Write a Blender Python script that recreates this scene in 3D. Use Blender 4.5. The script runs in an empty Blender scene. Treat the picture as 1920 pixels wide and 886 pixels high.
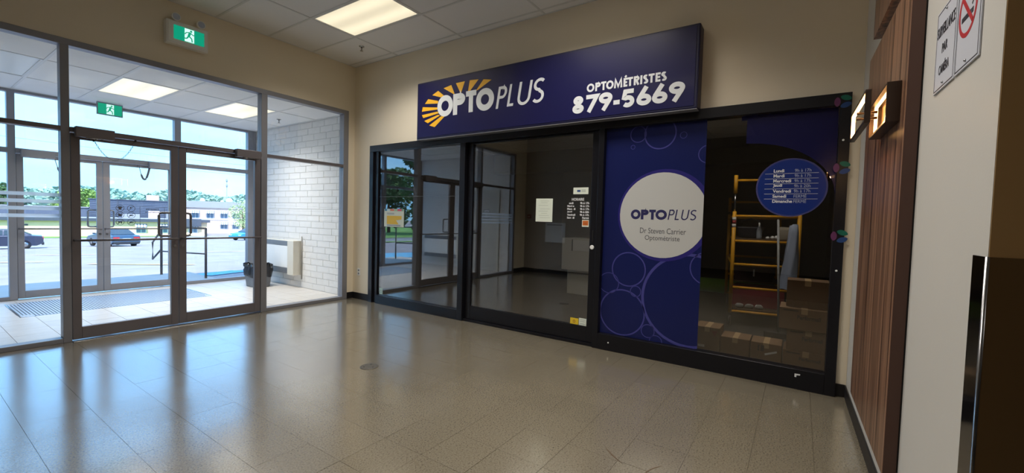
import bpy, bmesh, math, random
from mathutils import Vector, Matrix
random.seed(7)
S = bpy.context.scene
COL = S.collection
PI = math.pi

# ------------------------------------------------------------------ camera
cam_data = bpy.data.cameras.new('camera')
cam = bpy.data.objects.new('camera', cam_data)
COL.objects.link(cam)
S.camera = cam
YAW, PITCH, ROLL = math.radians(33.9508), math.radians(-2.3026), math.radians(1.6128)
fw = Vector((math.cos(YAW)*math.cos(PITCH), math.sin(YAW)*math.cos(PITCH), math.sin(PITCH)))
rt = Vector((math.sin(YAW), -math.cos(YAW), 0))
up = rt.cross(fw)
r2 = math.cos(ROLL)*rt + math.sin(ROLL)*up
u2 = -math.sin(ROLL)*rt + math.cos(ROLL)*up
M = Matrix.Identity(4)
for i in range(3):
    M[i][0], M[i][1], M[i][2] = r2[i], u2[i], -fw[i]
M[0][3], M[1][3], M[2][3] = -4.2563, -5.9306, 1.3327
cam.matrix_world = M
cam_data.sensor_width = 36
cam_data.lens = 801.453/1920*36
cam_data.clip_start, cam_data.clip_end = 0.02, 2000

# ------------------------------------------------------------------ sky
W = bpy.data.worlds.new('sky'); S.world = W; W.use_nodes = True
nt = W.node_tree; nt.nodes.clear()
def N(t, k, **kw):
    n = t.nodes.new(k)
    for a, b in kw.items(): setattr(n, a, b)
    return n
tc = N(nt, 'ShaderNodeTexCoord'); sx = N(nt, 'ShaderNodeSeparateXYZ')
nt.links.new(tc.outputs['Generated'], sx.inputs[0])
rp = N(nt, 'ShaderNodeValToRGB')
rp.color_ramp.elements[0].position = 0.0; rp.color_ramp.elements[0].color = (0.25, 0.56, 0.92, 1)
rp.color_ramp.elements[1].position = 1.0; rp.color_ramp.elements[1].color = (0.20, 0.42, 0.95, 1)
e = rp.color_ramp.elements.new(0.30); e.color = (0.24, 0.52, 0.94, 1)
nt.links.new(sx.outputs['Z'], rp.inputs[0])
mp = N(nt, 'ShaderNodeMapping'); mp.inputs['Scale'].default_value = (1.0, 1.0, 3.2)
nt.links.new(tc.outputs['Generated'], mp.inputs[0])
nz = N(nt, 'ShaderNodeTexNoise'); nz.inputs['Scale'].default_value = 3.4; nz.inputs['Detail'].default_value = 5
nt.links.new(mp.outputs[0], nz.inputs[0])
cr = N(nt, 'ShaderNodeValToRGB'); cr.color_ramp.elements[0].position = 0.45; cr.color_ramp.elements[1].position = 0.72
nt.links.new(nz.outputs[0], cr.inputs[0])
mx = N(nt, 'ShaderNodeMix', data_type='RGBA'); mx.inputs['B'].default_value = (0.42, .70, 1.0, 1)
ml = N(nt, 'ShaderNodeMath', operation='MULTIPLY'); ml.inputs[1].default_value = 0.55
nt.links.new(cr.outputs[0], ml.inputs[0]); nt.links.new(ml.outputs[0], mx.inputs['Factor'])
nt.links.new(rp.outputs[0], mx.inputs['A'])
bg = N(nt, 'ShaderNodeBackground'); bg.inputs['Strength'].default_value = 0.84
nt.links.new(mx.outputs['Result'], bg.inputs[0])
wo = N(nt, 'ShaderNodeOutputWorld'); nt.links.new(bg.outputs[0], wo.inputs[0])

# ------------------------------------------------------------------ sun (high, behind the building)
sd = bpy.data.lights.new('sun', 'SUN'); so = bpy.data.objects.new('sun', sd); COL.objects.link(so)
sd.energy = 1.9; sd.angle = 0.02; sd.color = (1.0, 0.96, 0.91)
so.rotation_euler = Vector((-0.30, -0.62, 0.95)).to_track_quat('Z', 'Y').to_euler()

# ------------------------------------------------------------------ view
S.view_settings.view_transform = 'Standard'; S.view_settings.look = 'None'
S.view_settings.exposure = 2.1; S.view_settings.gamma = 1.0
S.view_settings.use_curve_mapping = False
LAMP = 0.20           # radiance of the ceiling-lamp lenses seen from the side
LAMP_W = 7.0         # power of each hall lamp, thrown downwards by its prismatic lens
LAMP_V = 8.4         # the same for the vestibule lamps
cy = S.cycles
cy.use_denoising = True
cy.max_bounces = 14; cy.diffuse_bounces = 6; cy.glossy_bounces = 6; cy.transparent_max_bounces = 24
cy.caustics_reflective = False; cy.caustics_refractive = False
cy.sample_clamp_indirect = 6.0

# ================================================================== materials
def lin(h):
    v = [int(h[i:i+2], 16)/255 for i in (0, 2, 4)]
    return tuple(c/12.92 if c <= .04045 else ((c+.055)/1.055)**2.4 for c in v)
MATS = {}
def mat(name, h, rough=0.6, metal=0.0, spec=0.5, var=0.0, vscale=8.0, bump=0.0, bscale=40.0, coat=0.0, rnd=0.0, stretch=None):
    if name in MATS: return MATS[name]
    m = bpy.data.materials.new(name); m.use_nodes = True; t = m.node_tree
    p = t.nodes['Principled BSDF']; c = lin(h) if isinstance(h, str) else h
    p.inputs['Base Color'].default_value = (*c, 1); p.inputs['Roughness'].default_value = rough
    p.inputs['Metallic'].default_value = metal; p.inputs['Specular IOR Level'].default_value = spec
    p.inputs['Coat Weight'].default_value = coat; p.inputs['Coat Roughness'].default_value = 0.08
    tcx = N(t, 'ShaderNodeTexCoord'); src = tcx.outputs['Object']
    if stretch:
        mpp = N(t, 'ShaderNodeMapping'); mpp.inputs['Scale'].default_value = stretch
        t.links.new(src, mpp.inputs[0]); src = mpp.outputs[0]
    col = None
    if var > 0:
        n = N(t, 'ShaderNodeTexNoise'); n.inputs['Scale'].default_value = vscale; n.inputs['Detail'].default_value = 6
        t.links.new(src, n.inputs[0])
        r = N(t, 'ShaderNodeMapRange'); r.inputs[1].default_value = .3; r.inputs[2].default_value = .7
        r.inputs[3].default_value = 1-var; r.inputs[4].default_value = 1+var
        t.links.new(n.outputs[0], r.inputs[0]); col = r.outputs[0]
    if rnd > 0:
        oi = N(t, 'ShaderNodeObjectInfo'); r = N(t, 'ShaderNodeMapRange')
        r.inputs[3].default_value = 1-rnd; r.inputs[4].default_value = 1+rnd
        t.links.new(oi.outputs['Random'], r.inputs[0])
        if col is not None:
            q = N(t, 'ShaderNodeMath', operation='MULTIPLY'); t.links.new(col, q.inputs[0]); t.links.new(r.outputs[0], q.inputs[1]); col = q.outputs[0]
        else: col = r.outputs[0]
    if col is not None:
        v = N(t, 'ShaderNodeVectorMath', operation='SCALE'); v.inputs[0].default_value = c
        t.links.new(col, v.inputs['Scale']); t.links.new(v.outputs[0], p.inputs['Base Color'])
    if bump > 0:
        n = N(t, 'ShaderNodeTexNoise'); n.inputs['Scale'].default_value = bscale; n.inputs['Detail'].default_value = 4
        t.links.new(src, n.inputs[0]); b = N(t, 'ShaderNodeBump'); b.inputs['Strength'].default_value = bump; b.inputs['Distance'].default_value = .01
        t.links.new(n.outputs[0], b.inputs['Height']); t.links.new(b.outputs[0], p.inputs['Normal'])
    MATS[name] = m; return m
def emit(name, c, s):
    m = bpy.data.materials.new(name); m.use_nodes = True; t = m.node_tree; p = t.nodes['Principled BSDF']
    p.inputs['Base Color'].default_value = (*[min(k*.8, .8) for k in c], 1); p.inputs['Emission Color'].default_value = (*c, 1); p.inputs['Emission Strength'].default_value = s
    return m
def glass(name, ior, tint=(1, 1, 1), rough=0.0):
    m = bpy.data.materials.new(name); m.use_nodes = True; t = m.node_tree; t.nodes.clear()
    tr = N(t, 'ShaderNodeBsdfTransparent'); tr.inputs[0].default_value = (*tint, 1)
    gl = N(t, 'ShaderNodeBsdfGlossy'); gl.inputs['Roughness'].default_value = rough
    fr = N(t, 'ShaderNodeFresnel'); ge = N(t, 'ShaderNodeNewGeometry'); ir = N(t, 'ShaderNodeMapRange'); ir.inputs[3].default_value = ior; ir.inputs[4].default_value = 1/ior
    t.links.new(ge.outputs['Backfacing'], ir.inputs[0]); t.links.new(ir.outputs[0], fr.inputs[0])      # a thin pane: both faces reflect alike
    mi = N(t, 'ShaderNodeMixShader'); o = N(t, 'ShaderNodeOutputMaterial')
    t.links.new(fr.outputs[0], mi.inputs[0]); t.links.new(tr.outputs[0], mi.inputs[1]); t.links.new(gl.outputs[0], mi.inputs[2]); t.links.new(mi.outputs[0], o.inputs[0])
    return m
def film(name, h, alpha, rough=0.35, ior=1.4):
    m = bpy.data.materials.new(name); m.use_nodes = True; t = m.node_tree; p = t.nodes['Principled BSDF']
    c = lin(h); p.inputs['Base Color'].default_value = (*c, 1); p.inputs['Alpha'].default_value = alpha; p.inputs['Roughness'].default_value = rough; p.inputs['IOR'].default_value = ior
    return m

m_beige = mat('beige_paint', 'ebe0ca', .55, var=.02, vscale=1.5, bump=.04, bscale=160)
m_white = mat('white_paint', 'cbc7bf', .5, var=.02, vscale=1.5, bump=.03, bscale=160)
m_ceil = mat('ceiling_tile_board', 'eeeeee', .9, var=.035, vscale=240, bump=.25, bscale=220, rnd=.015)
m_tbar = mat('ceiling_grid_enamel', 'd9dada', .45)
m_alu = mat('anodised_aluminium', '8f9097', .42, metal=.35, var=.03, vscale=4)
m_alud = mat('dark_door_aluminium', '787377', .42, metal=.35, var=.04, vscale=4)
m_black = mat('black_aluminium', '17171d', .32, metal=.25, var=.05, vscale=5)
m_rubber = mat('black_vinyl', '1b191b', .42, bump=.05, bscale=30)
m_steel = mat('brushed_steel', 'a9a9ab', .22, metal=1.0)
m_guard = mat('polished_steel', '98979b', .10, metal=1.0)
m_plastic = mat('white_plastic', 'efefec', .4)
m_ivory = mat('ivory_enamel', 'd8d2c4', .45)
m_greyslot = mat('grey_grille', '8d9197', .5)
m_dark = mat('dark_gap', '0c0c0e', .8)
m_block = mat('painted_block', 'e2e0dd', .6, var=.03, vscale=9, bump=.35, bscale=28, rnd=.02)
m_mortar = mat('painted_mortar', 'd6d4d1', .8)
m_vtile = mat('vestibule_tile', 'cfc8c0', .38, var=.05, vscale=7, rnd=.04, bump=.03, bscale=20)
m_vgrout = mat('vestibule_grout', '8f8a86', .9)
m_green = emit('exit_green', (0.0, .22, .125), .33)
m_exitwhite = emit('exit_white', (.55, .85, .75), .30)
m_navy = mat('navy_sign_face', '16164a', .30, coat=.25, var=.02, vscale=2)
m_navyd = mat('navy_sign_edge', '16163c', .4)
m_signwhite = mat('white_vinyl', 'dfe3e6', .5)
m_yellow = mat('yellow_vinyl', 'efb41c', .5)
m_maroonline = mat('dark_maroon_vinyl', '2c1222', .5)
m_concrete = mat('concrete', 'b5b0a9', .85, var=.08, vscale=2, bump=.2, bscale=30)
m_lens = None

def wood_mat():
    m = bpy.data.materials.new('walnut_laminate'); m.use_nodes = True; t = m.node_tree; p = t.nodes['Principled BSDF']
    tcx = N(t, 'ShaderNodeTexCoord'); a = N(t, 'ShaderNodeMapping'); a.inputs['Scale'].default_value = (20, 20, .35)
    t.links.new(tcx.outputs['Object'], a.inputs[0])
    n = N(t, 'ShaderNodeTexNoise'); n.inputs['Scale'].default_value = 1.6; n.inputs['Detail'].default_value = 8; n.inputs['Distortion'].default_value = .5
    t.links.new(a.outputs[0], n.inputs[0])
    r = N(t, 'ShaderNodeValToRGB')
    r.color_ramp.elements[0].position = .36; r.color_ramp.elements[0].color = (*lin('432c22'), 1)
    r.color_ramp.elements[1].position = .62; r.color_ramp.elements[1].color = (*lin('8f6a52'), 1)
    t.links.new(n.outputs[0], r.inputs[0]); t.links.new(r.outputs[0], p.inputs['Base Color']); p.inputs['Roughness'].default_value = .34
    return m
m_wood = wood_mat()

def vct_mat():
    m = bpy.data.materials.new('speckled_vinyl_tile'); m.use_nodes = True; t = m.node_tree; p = t.nodes['Principled BSDF']
    tcx = N(t, 'ShaderNodeNewGeometry'); oi = N(t, 'ShaderNodeObjectInfo')
    n1 = N(t, 'ShaderNodeTexNoise'); n1.inputs['Scale'].default_value = 110; n1.inputs['Detail'].default_value = 4
    n2 = N(t, 'ShaderNodeTexNoise'); n2.inputs['Scale'].default_value = 1.1; n2.inputs['Detail'].default_value = 6
    n3 = N(t, 'ShaderNodeTexNoise'); n3.inputs['Scale'].default_value = 5.0; n3.inputs['Detail'].default_value = 3; n3.inputs['Distortion'].default_value = 1.0
    for n in (n1, n2, n3): t.links.new(tcx.outputs['Position'], n.inputs[0])
    r1 = N(t, 'ShaderNodeValToRGB')
    r1.color_ramp.elements[0].position = .30; r1.color_ramp.elements[0].color = (*lin('5f5646'), 1)
    r1.color_ramp.elements[1].position = .46; r1.color_ramp.elements[1].color = (*lin('787060'), 1)
    e = r1.color_ramp.elements.new(.66); e.color = (*lin('837c6c'), 1)
    t.links.new(n1.outputs[0], r1.inputs[0])
    a = N(t, 'ShaderNodeMapRange'); a.inputs[1].default_value = .3; a.inputs[2].default_value = .7; a.inputs[3].default_value = .93; a.inputs[4].default_value = 1.05
    t.links.new(n2.outputs[0], a.inputs[0])
    b = N(t, 'ShaderNodeMapRange'); b.inputs[3].default_value = .975; b.inputs[4].default_value = 1.025
    t.links.new(oi.outputs['Random'], b.inputs[0])
    q = N(t, 'ShaderNodeMath', operation='MULTIPLY'); t.links.new(a.outputs[0], q.inputs[0]); t.links.new(b.outputs[0], q.inputs[1])
    v = N(t, 'ShaderNodeVectorMath', operation='SCALE'); t.links.new(r1.outputs[0], v.inputs[0]); t.links.new(q.outputs[0], v.inputs['Scale'])
    t.links.new(v.outputs[0], p.inputs['Base Color'])
    rr = N(t, 'ShaderNodeMapRange'); rr.inputs[1].default_value = .3; rr.inputs[2].default_value = .7; rr.inputs[3].default_value = .15; rr.inputs[4].default_value = .20
    t.links.new(n3.outputs[0], rr.inputs[0]); t.links.new(rr.outputs[0], p.inputs['Roughness'])
    p.inputs['Specular IOR Level'].default_value = .9; p.inputs['Coat Weight'].default_value = .9; p.inputs['Coat Roughness'].default_value = .17; p.inputs['Coat IOR'].default_value = 1.75
    bm_ = N(t, 'ShaderNodeBump'); bm_.inputs['Strength'].default_value = .02; bm_.inputs['Distance'].default_value = .01
    t.links.new(n3.outputs[0], bm_.inputs['Height']); t.links.new(bm_.outputs[0], p.inputs['Normal'])
    return m
m_vct = vct_mat()
m_vctgap = mat('floor_joint', '4c4438', .7)
g_clear = glass('clear_glass', 1.45, (.97, .985, .98))
g_shop = glass('tinted_shop_glass', 2.45, (.85, .85, .85))

# ================================================================== builders
class MB:
    def __init__(s): s.v = []; s.f = []; s.smooth = []
    def add(s, vs, fs, sm=False):
        o = len(s.v); s.v += [tuple(p) for p in vs]; s.f += [tuple(i+o for i in f) for f in fs]; s.smooth += [sm]*len(fs); return s
    def box(s, x0, x1, y0, y1, z0, z1):
        x0, x1 = min(x0, x1), max(x0, x1); y0, y1 = min(y0, y1), max(y0, y1); z0, z1 = min(z0, z1), max(z0, z1)
        return s.add([(x0,y0,z0),(x1,y0,z0),(x1,y1,z0),(x0,y1,z0),(x0,y0,z1),(x1,y0,z1),(x1,y1,z1),(x0,y1,z1)],
                     [(0,3,2,1),(4,5,6,7),(0,1,5,4),(1,2,6,5),(2,3,7,6),(3,0,4,7)])
    def tube(s, pts, r, n=10, cap=True):
        pts = [Vector(p) for p in pts]; rs = r if isinstance(r, (list, tuple)) else [r]*len(pts)
        rings = []
        for i, p in enumerate(pts):
            d = (pts[min(i+1, len(pts)-1)]-pts[max(i-1, 0)]).normalized()
            a = Vector((0,0,1)) if abs(d.z) < .9 else Vector((1,0,0))
            e1 = d.cross(a).normalized(); e2 = d.cross(e1).normalized()
            rings.append([p+rs[i]*(math.cos(2*PI*k/n)*e1+math.sin(2*PI*k/n)*e2) for k in range(n)])
        vs = [q for R in rings for q in R]; fs = []
        for i in range(len(rings)-1):
            for k in range(n): fs.append((i*n+k, i*n+(k+1)%n, (i+1)*n+(k+1)%n, (i+1)*n+k))
        s.add(vs, fs, True)
        if cap: s.add(rings[0], [tuple(range(n))]); s.add(rings[-1], [tuple(reversed(range(n)))])
        return s
    def lathe(s, c, prof, n=20, axis='z'):
        c = Vector(c); vs = []
        for r, h in prof:
            for k in range(n):
                a = 2*PI*k/n; x, y = r*math.cos(a), r*math.sin(a)
                vs.append(c+Vector({'z':(x,y,h),'y':(x,h,y),'x':(h,x,y)}[axis]))
        fs = []
        for i in range(len(prof)-1):
            for k in range(n): fs.append((i*n+k, i*n+(k+1)%n, (i+1)*n+(k+1)%n, (i+1)*n+k))
        m = len(prof)-1
        s.add(vs, fs, True); s.add(vs[:n], [tuple(reversed(range(n)))]); s.add(vs[m*n:], [tuple(range(n))])
        return s
    def poly(s, pts, nvec, t):
        """a flat outline of 3-D points given thickness t along nvec"""
        nv = Vector(nvec); n = len(pts); a = [Vector(p) for p in pts]; b = [p+nv*t for p in a]
        fs = [tuple(range(n)), tuple(reversed(range(n, 2*n)))]+[(i, (i+1)%n, n+(i+1)%n, n+i) for i in range(n)]
        return s.add(a+b, fs)
    def ball(s, c, r, n=12, m=8):
        c = Vector(c); r = Vector(r) if not isinstance(r, (int, float)) else Vector((r, r, r))
        prof = [(math.sin(PI*i/m), -math.cos(PI*i/m)) for i in range(m+1)]
        vs = [c+Vector((r.x*a*math.cos(2*PI*k/n), r.y*a*math.sin(2*PI*k/n), r.z*h)) for a, h in prof for k in range(n)]
        return s.add(vs, [(i*n+k, i*n+(k+1)%n, (i+1)*n+(k+1)%n, (i+1)*n+k) for i in range(m) for k in range(n)], True)
    def mesh(s, name, material, fix=True):
        me = bpy.data.meshes.new(name); me.from_pydata(s.v, [], s.f)
        me.polygons.foreach_set('use_smooth', s.smooth)
        if fix:
            b = bmesh.new(); b.from_mesh(me); bmesh.ops.remove_doubles(b, verts=b.verts, dist=1e-6); bmesh.ops.recalc_face_normals(b, faces=b.faces); b.to_mesh(me); b.free()
        if material: me.materials.append(material)
        return me
    def build(s, name, material, parent=None, bevel=0, world=True, fix=True):
        """parts: points given in world coordinates (world=True) or local to the parent"""
        off = Vector((0, 0, 0))
        if parent is not None and world:
            q = parent
            while q is not None: off += q.location; q = q.parent
        if off.length > 0: s.v = [tuple(Vector(p)-off) for p in s.v]
        o = bpy.data.objects.new(name, s.mesh(name, material, fix)); COL.objects.link(o)
        if parent is not None: o.parent = parent
        if bevel:
            b = o.modifiers.new('bevel', 'BEVEL'); b.width = bevel; b.segments = 2; b.limit_method = 'ANGLE'
        return o
def box(*a): return MB().box(*a)
def tag(o, label=None, cat=None, group=None, kind=None):
    if label: o['label'] = label
    if cat: o['category'] = cat
    if group: o['group'] = group
    if kind: o['kind'] = kind
    return o
def recentre(o):
    vs = [v.co for v in o.data.vertices]
    c = Vector(((min(v.x for v in vs)+max(v.x for v in vs))/2, (min(v.y for v in vs)+max(v.y for v in vs))/2, min(v.z for v in vs)))
    o.data.transform(Matrix.Translation(-c)); o.location = c
    return o
def thing(name, label, cat, loc=(0, 0, 0), group=None, rotz=0):
    o = bpy.data.objects.new(name, None); COL.objects.link(o); o.empty_display_size = .1
    o.location = loc; o.rotation_euler = (0, 0, rotz)
    return tag(o, label, cat, group)
def single(name, mb, material, label, cat, group=None, bevel=0):
    return recentre(tag(mb.build(name, material, bevel=bevel), label, cat, group))
def struct(name, mb, material, parent=None, bevel=0):
    o = mb.build(name, material, parent, bevel)
    if parent is None: o['kind'] = 'structure'
    return o
def sroot(name):
    o = bpy.data.objects.new(name, None); COL.objects.link(o); o['kind'] = 'structure'; return o
def link_copy(o, parent=None, loc=None):
    c = o.copy(); COL.objects.link(c)
    if parent is not None: c.parent = parent
    if loc is not None: c.location = loc
    return c
def copy_tree(o, parent=None):
    c = link_copy(o, parent)
    for ch in [x for x in o.children]: copy_tree(ch, c)
    return c

# ---- lettering: outlines from the built-in font, fitted into a measured box, as a thin slab
def text_mb(txt, org, right, upv, w=None, h=None, bold=0.0, shear=0.0, depth=.0008, align='l'):
    cu = bpy.data.curves.new('t', 'FONT'); cu.body = txt; cu.size = 1; cu.resolution_u = 3; cu.offset = bold; cu.shear = shear; cu.extrude = .5
    ob = bpy.data.objects.new('t', cu); COL.objects.link(ob)
    dg = bpy.context.evaluated_depsgraph_get(); me = bpy.data.meshes.new_from_object(ob.evaluated_get(dg))
    vs = [v.co.copy() for v in me.vertices]; fs = [tuple(p.vertices) for p in me.polygons]
    bpy.data.objects.remove(ob); bpy.data.curves.remove(cu); bpy.data.meshes.remove(me)
    x0, x1 = min(v.x for v in vs), max(v.x for v in vs); y0, y1 = min(v.y for v in vs), max(v.y for v in vs)
    sy = h/(y1-y0) if h else None; sx_ = w/(x1-x0) if w else None
    sx_ = sx_ or sy; sy = sy or sx_
    R = Vector(right); U = Vector(upv); Nv = R.cross(U); O = Vector(org)
    dx = {'l': 0, 'c': -(x1-x0)*sx_/2, 'r': -(x1-x0)*sx_}[align]
    return MB().add([O+R*((v.x-x0)*sx_+dx)+U*((v.y-y0)*sy)+Nv*(v.z+.5)*depth for v in vs], fs)

# ---- geometric stroke letters
def arc(cx, cy, rx, ry, a0, a1, n=14): return [(cx+rx*math.cos(math.radians(a0+(a1-a0)*i/n)), cy+ry*math.sin(math.radians(a0+(a1-a0)*i/n))) for i in range(n+1)]
def strokes(ch, wd, t):
    k = t/2; r = wd/2
    if ch == 'O': return [arc(r, .5, r-k, .5-k, 0, 360, 32)]
    if ch == 'P': return [[(k, 0), (k, 1)], [(k, 1-k), (wd*.55, 1-k)]+arc(wd*.55, .72, wd*.45-k, .28-k, 90, -90, 12)+[(k, .44+k)]]
    if ch == 'R': return strokes('P', wd, t)+[[(wd*.5, .47), (wd-k, 0)]]
    if ch == 'T': return [[(0, 1-k), (wd, 1-k)], [(r, 1-k), (r, 0)]]
    if ch == 'L': return [[(k, 1), (k, k), (wd, k)]]
    if ch == 'U': return [[(k, 1)]+arc(r, r, r-k, r-k, 180, 360, 14)+[(wd-k, 1)]]
    if ch == 'I': return [[(r, 0), (r, 1)]]
    if ch in 'EÉ':
        q = [[(wd, 1-k), (k, 1-k), (k, k), (wd, k)], [(k, .5), (wd*.92, .5)]]
        return q+([[(wd*.35, 1.08), (wd*.75, 1.26)]] if ch == 'É' else [])
    if ch == 'M': return [[(k, 0), (wd*.16, 1), (r, .16), (wd*.84, 1), (wd-k, 0)]]
    if ch == 'S': return [arc(r, .74, r-k, .26-k, 40, 180, 9)+arc(r, .74, r-k, .26-k, 180, 270, 5)[1:]+arc(r, .26+k*.1, r-k, .26-k+.012, 90, 0, 6)[1:]+arc(r, .26, r-k, .26-k, 0, -145, 9)[1:]]
    if ch == '-': return [[(0, .36), (wd, .36)]]
    if ch == '7': return [[(0, 1-k), (wd-k*.9, 1-k), (wd*.22, 0)]]
    if ch == '8': return [arc(r, .75, r*.86-k, .25-k*.9, 0, 360, 24), arc(r, .27, r-k, .27-k, 0, 360, 24)]
    if ch == '6': return [arc(r, .31, r-k, .31-k, 0, 360, 26), [(wd*.66, 1), (k*1.25, .42)]]
    if ch == '9': return [arc(r, .69, r-k, .31-k, 0, 360, 26), [(wd*.34, 0), (wd-k*1.25, .58)]]
    if ch == '5': return [[(wd*.92, 1-k), (wd*.26, 1-k), (wd*.17, .55)]+arc(r*.95, .33, wd*.52-k, .33-k, 118, -140, 16)]
    return []
def ribbon(pts, t, closed=False):
    n = len(pts); P = [Vector((p[0], p[1])) for p in pts]; L = []; Rr = []
    closed = (P[0]-P[-1]).length < 1e-6
    if closed: P = P[:-1]; n -= 1
    for i in range(n):
        a = P[i-1] if (i > 0 or closed) else None; b = P[(i+1) % n] if (i < n-1 or closed) else None
        d1 = (P[i]-a).normalized() if a is not None else None; d2 = (b-P[i]).normalized() if b is not None else None
        if d1 is None: d1 = d2
        if d2 is None: d2 = d1
        n1 = Vector((-d1.y, d1.x)); n2 = Vector((-d2.y, d2.x)); m_ = (n1+n2)
        m_ = m_.normalized() if m_.length > .2 else n1
        s_ = min(1/max(m_.dot(n1), .35), 2.2)
        L.append(P[i]+m_*t/2*s_); Rr.append(P[i]-m_*t/2*s_)
    return L, Rr, closed
def letter_mb(mb, ch, y0, w_m, z0, h_m, t_m, shear, plane, depth=.002):
    """plane(a, b, c): a metres to the right, b metres up, c metres out"""
    wd = w_m/h_m; t = t_m/h_m
    for i_, pl in enumerate(strokes(ch, wd, t)):
        L, Rr, cl = ribbon(pl, t); n = len(L); vs = []
        for c in (0, depth*(1+.25*i_)):
            for p in L+Rr: vs.append(plane(y0+(p.x+p.y*shear)*h_m, z0+p.y*h_m, c))
        fs = []; m_ = 2*n
        for i in range(n if cl else n-1):
            j = (i+1) % n
            fs += [(m_+i, m_+j, m_+n+j, m_+n+i), (i, j, m_+j, m_+i), (n+i, n+j, m_+n+j, m_+n+i)]
        if not cl: fs += [(0, n, m_+n, m_), (n-1, 2*n-1, m_+2*n-1, m_+n-1)]
        mb.add(vs, fs)
    return mb
EAST = lambda x0: (lambda a, b, c: (x0-c, -a, b))       # writing on a plane facing -x; a = -y

# ================================================================== the setting: hall
H = 3.648            # hall ceiling
VH = 2.93            # vestibule ceiling
def in_frame(p, pad=.04):
    q = M.inverted() @ Vector(p)
    if q.z > -.05: return False
    u = .5+801.453*q.x/-q.z/1920; v = .5+801.453*q.y/-q.z/886
    return -pad < u < 1+pad and -pad < v < 1+pad
def cuts(a, b, start, step):
    k0 = math.floor((a-start)/step); xs = [a]; k = k0
    while start+k*step < b-1e-6:
        if start+k*step > a+1e-6: xs.append(start+k*step)
        k += 1
    return xs+[b]

floor_o = struct('floor', box(-5.2, .0, -6.42, .0, -.08, -.006).box(-10.2, -2.55, -12.1, -6.42, -.08, .0).box(-10.2, -5.2, -6.42, -2.4, -.08, 0), m_vctgap)
full = None; rest = MB(); spots = []
xs = cuts(-5.1, 0, -3.795, .305); ys = cuts(-6.42, 0, -2.70, .305)
for i in range(len(xs)-1):
    for j in range(len(ys)-1):
        spots.append((xs[i], xs[i+1], ys[j], ys[j+1]))
spots = [q for q in spots if q[1]-q[0] > .02 and q[3]-q[2] > .02]
spots.sort(key=lambda q: (not in_frame(((q[0]+q[1])/2, (q[2]+q[3])/2, 0), .08), (Vector(((q[0]+q[1])/2, (q[2]+q[3])/2, 0))-M.translation).length))
n = 0
for x0, x1, y0, y1 in spots:
    cx, cy_ = (x0+x1)/2, (y0+y1)/2
    if n >= 300 or not in_frame((cx, cy_, 0), .08):
        rest.box(x0+.0008, x1-.0008, y0+.0008, y1-.0008, -.006, 0); continue
    n += 1; whole = abs(x1-x0-.305) < 1e-3 and abs(y1-y0-.305) < 1e-3
    hx, hy = (x1-x0)/2-.0008, (y1-y0)/2-.0008
    if whole and full is not None: o = link_copy(full, floor_o)
    else:
        o = MB().box(-hx, hx, -hy, hy, -.006, 0).build('tile', m_vct, floor_o, world=False)
        if whole: full = o
    o.location = (cx, cy_, random.uniform(-.0002, .0002)); o.rotation_euler = (random.gauss(0, .0011), random.gauss(0, .0011), 0)
o = rest.build('tile_remainder', m_vct, floor_o); o['kind'] = 'stuff'

def ceiling(name, x0, x1, y0, y1, z, sx_, dx, sy_, dy, lamps, slab):
    c = struct(name, box(x0, x1, y0, y1, z+.05, z+.05+slab), m_ceil)
    X = cuts(x0, x1, sx_, dx); Y = cuts(y0, y1, sy_, dy); g = MB(); cache = {}
    for a in X: g.box(max(a-.012, x0), min(a+.012, x1), y0, y1, z, z+.004)
    for b in Y: g.box(x0, x1, max(b-.012, y0), min(b+.012, y1), z+.0005, z+.0045)
    g.build('ceiling_grid', m_tbar, c)
    for i in range(len(X)-1):
        for j in range(len(Y)-1):
            cx, cy_ = (X[i]+X[i+1])/2, (Y[j]+Y[j+1])/2
            if any(a < cx < b and d < cy_ < e_ for a, b, d, e_ in lamps): continue
            hx, hy = (X[i+1]-X[i])/2-.002, (Y[j+1]-Y[j])/2-.002
            if hx < .015 or hy < .015: continue
            k = (round(hx, 3), round(hy, 3))
            if k in cache: o = link_copy(cache[k], c)
            else: o = cache[k] = MB().box(-hx, hx, -hy, hy, 0, .016).build('ceiling_tile', m_ceil, c, world=False)
            o.location = (cx, cy_, z+.0046+random.uniform(0, .001))
    return c
HL = [(-2.554, -1.944, -5.874, -4.654), (-1.334, -.724, -2.214, -.994), (-1.334, -.724, -4.654, -3.434), (-3.774, -3.164, -4.654, -3.434)]
VL = [(-2.568, -1.936, 1.02, 2.18), (-1.304, -.672, 1.02, 2.18), (-3.832, -3.2, 1.02, 2.18)]
ceiling('ceiling', -5.1, 0, -6.42, 0, H, -.114, .61, -.994, 1.22, HL, .3)
ceiling('ceiling', -4.5, 0, .1, 3.16, VH, -3.2, .632, 1.02, 1.16, VL, .9)
struct('ceiling', box(-10.2, -2.5, -12.1, -6.42, H, H+.3).box(-10.2, -5.1, -6.42, -2.4, H, H+.3), m_ceil)

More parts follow.
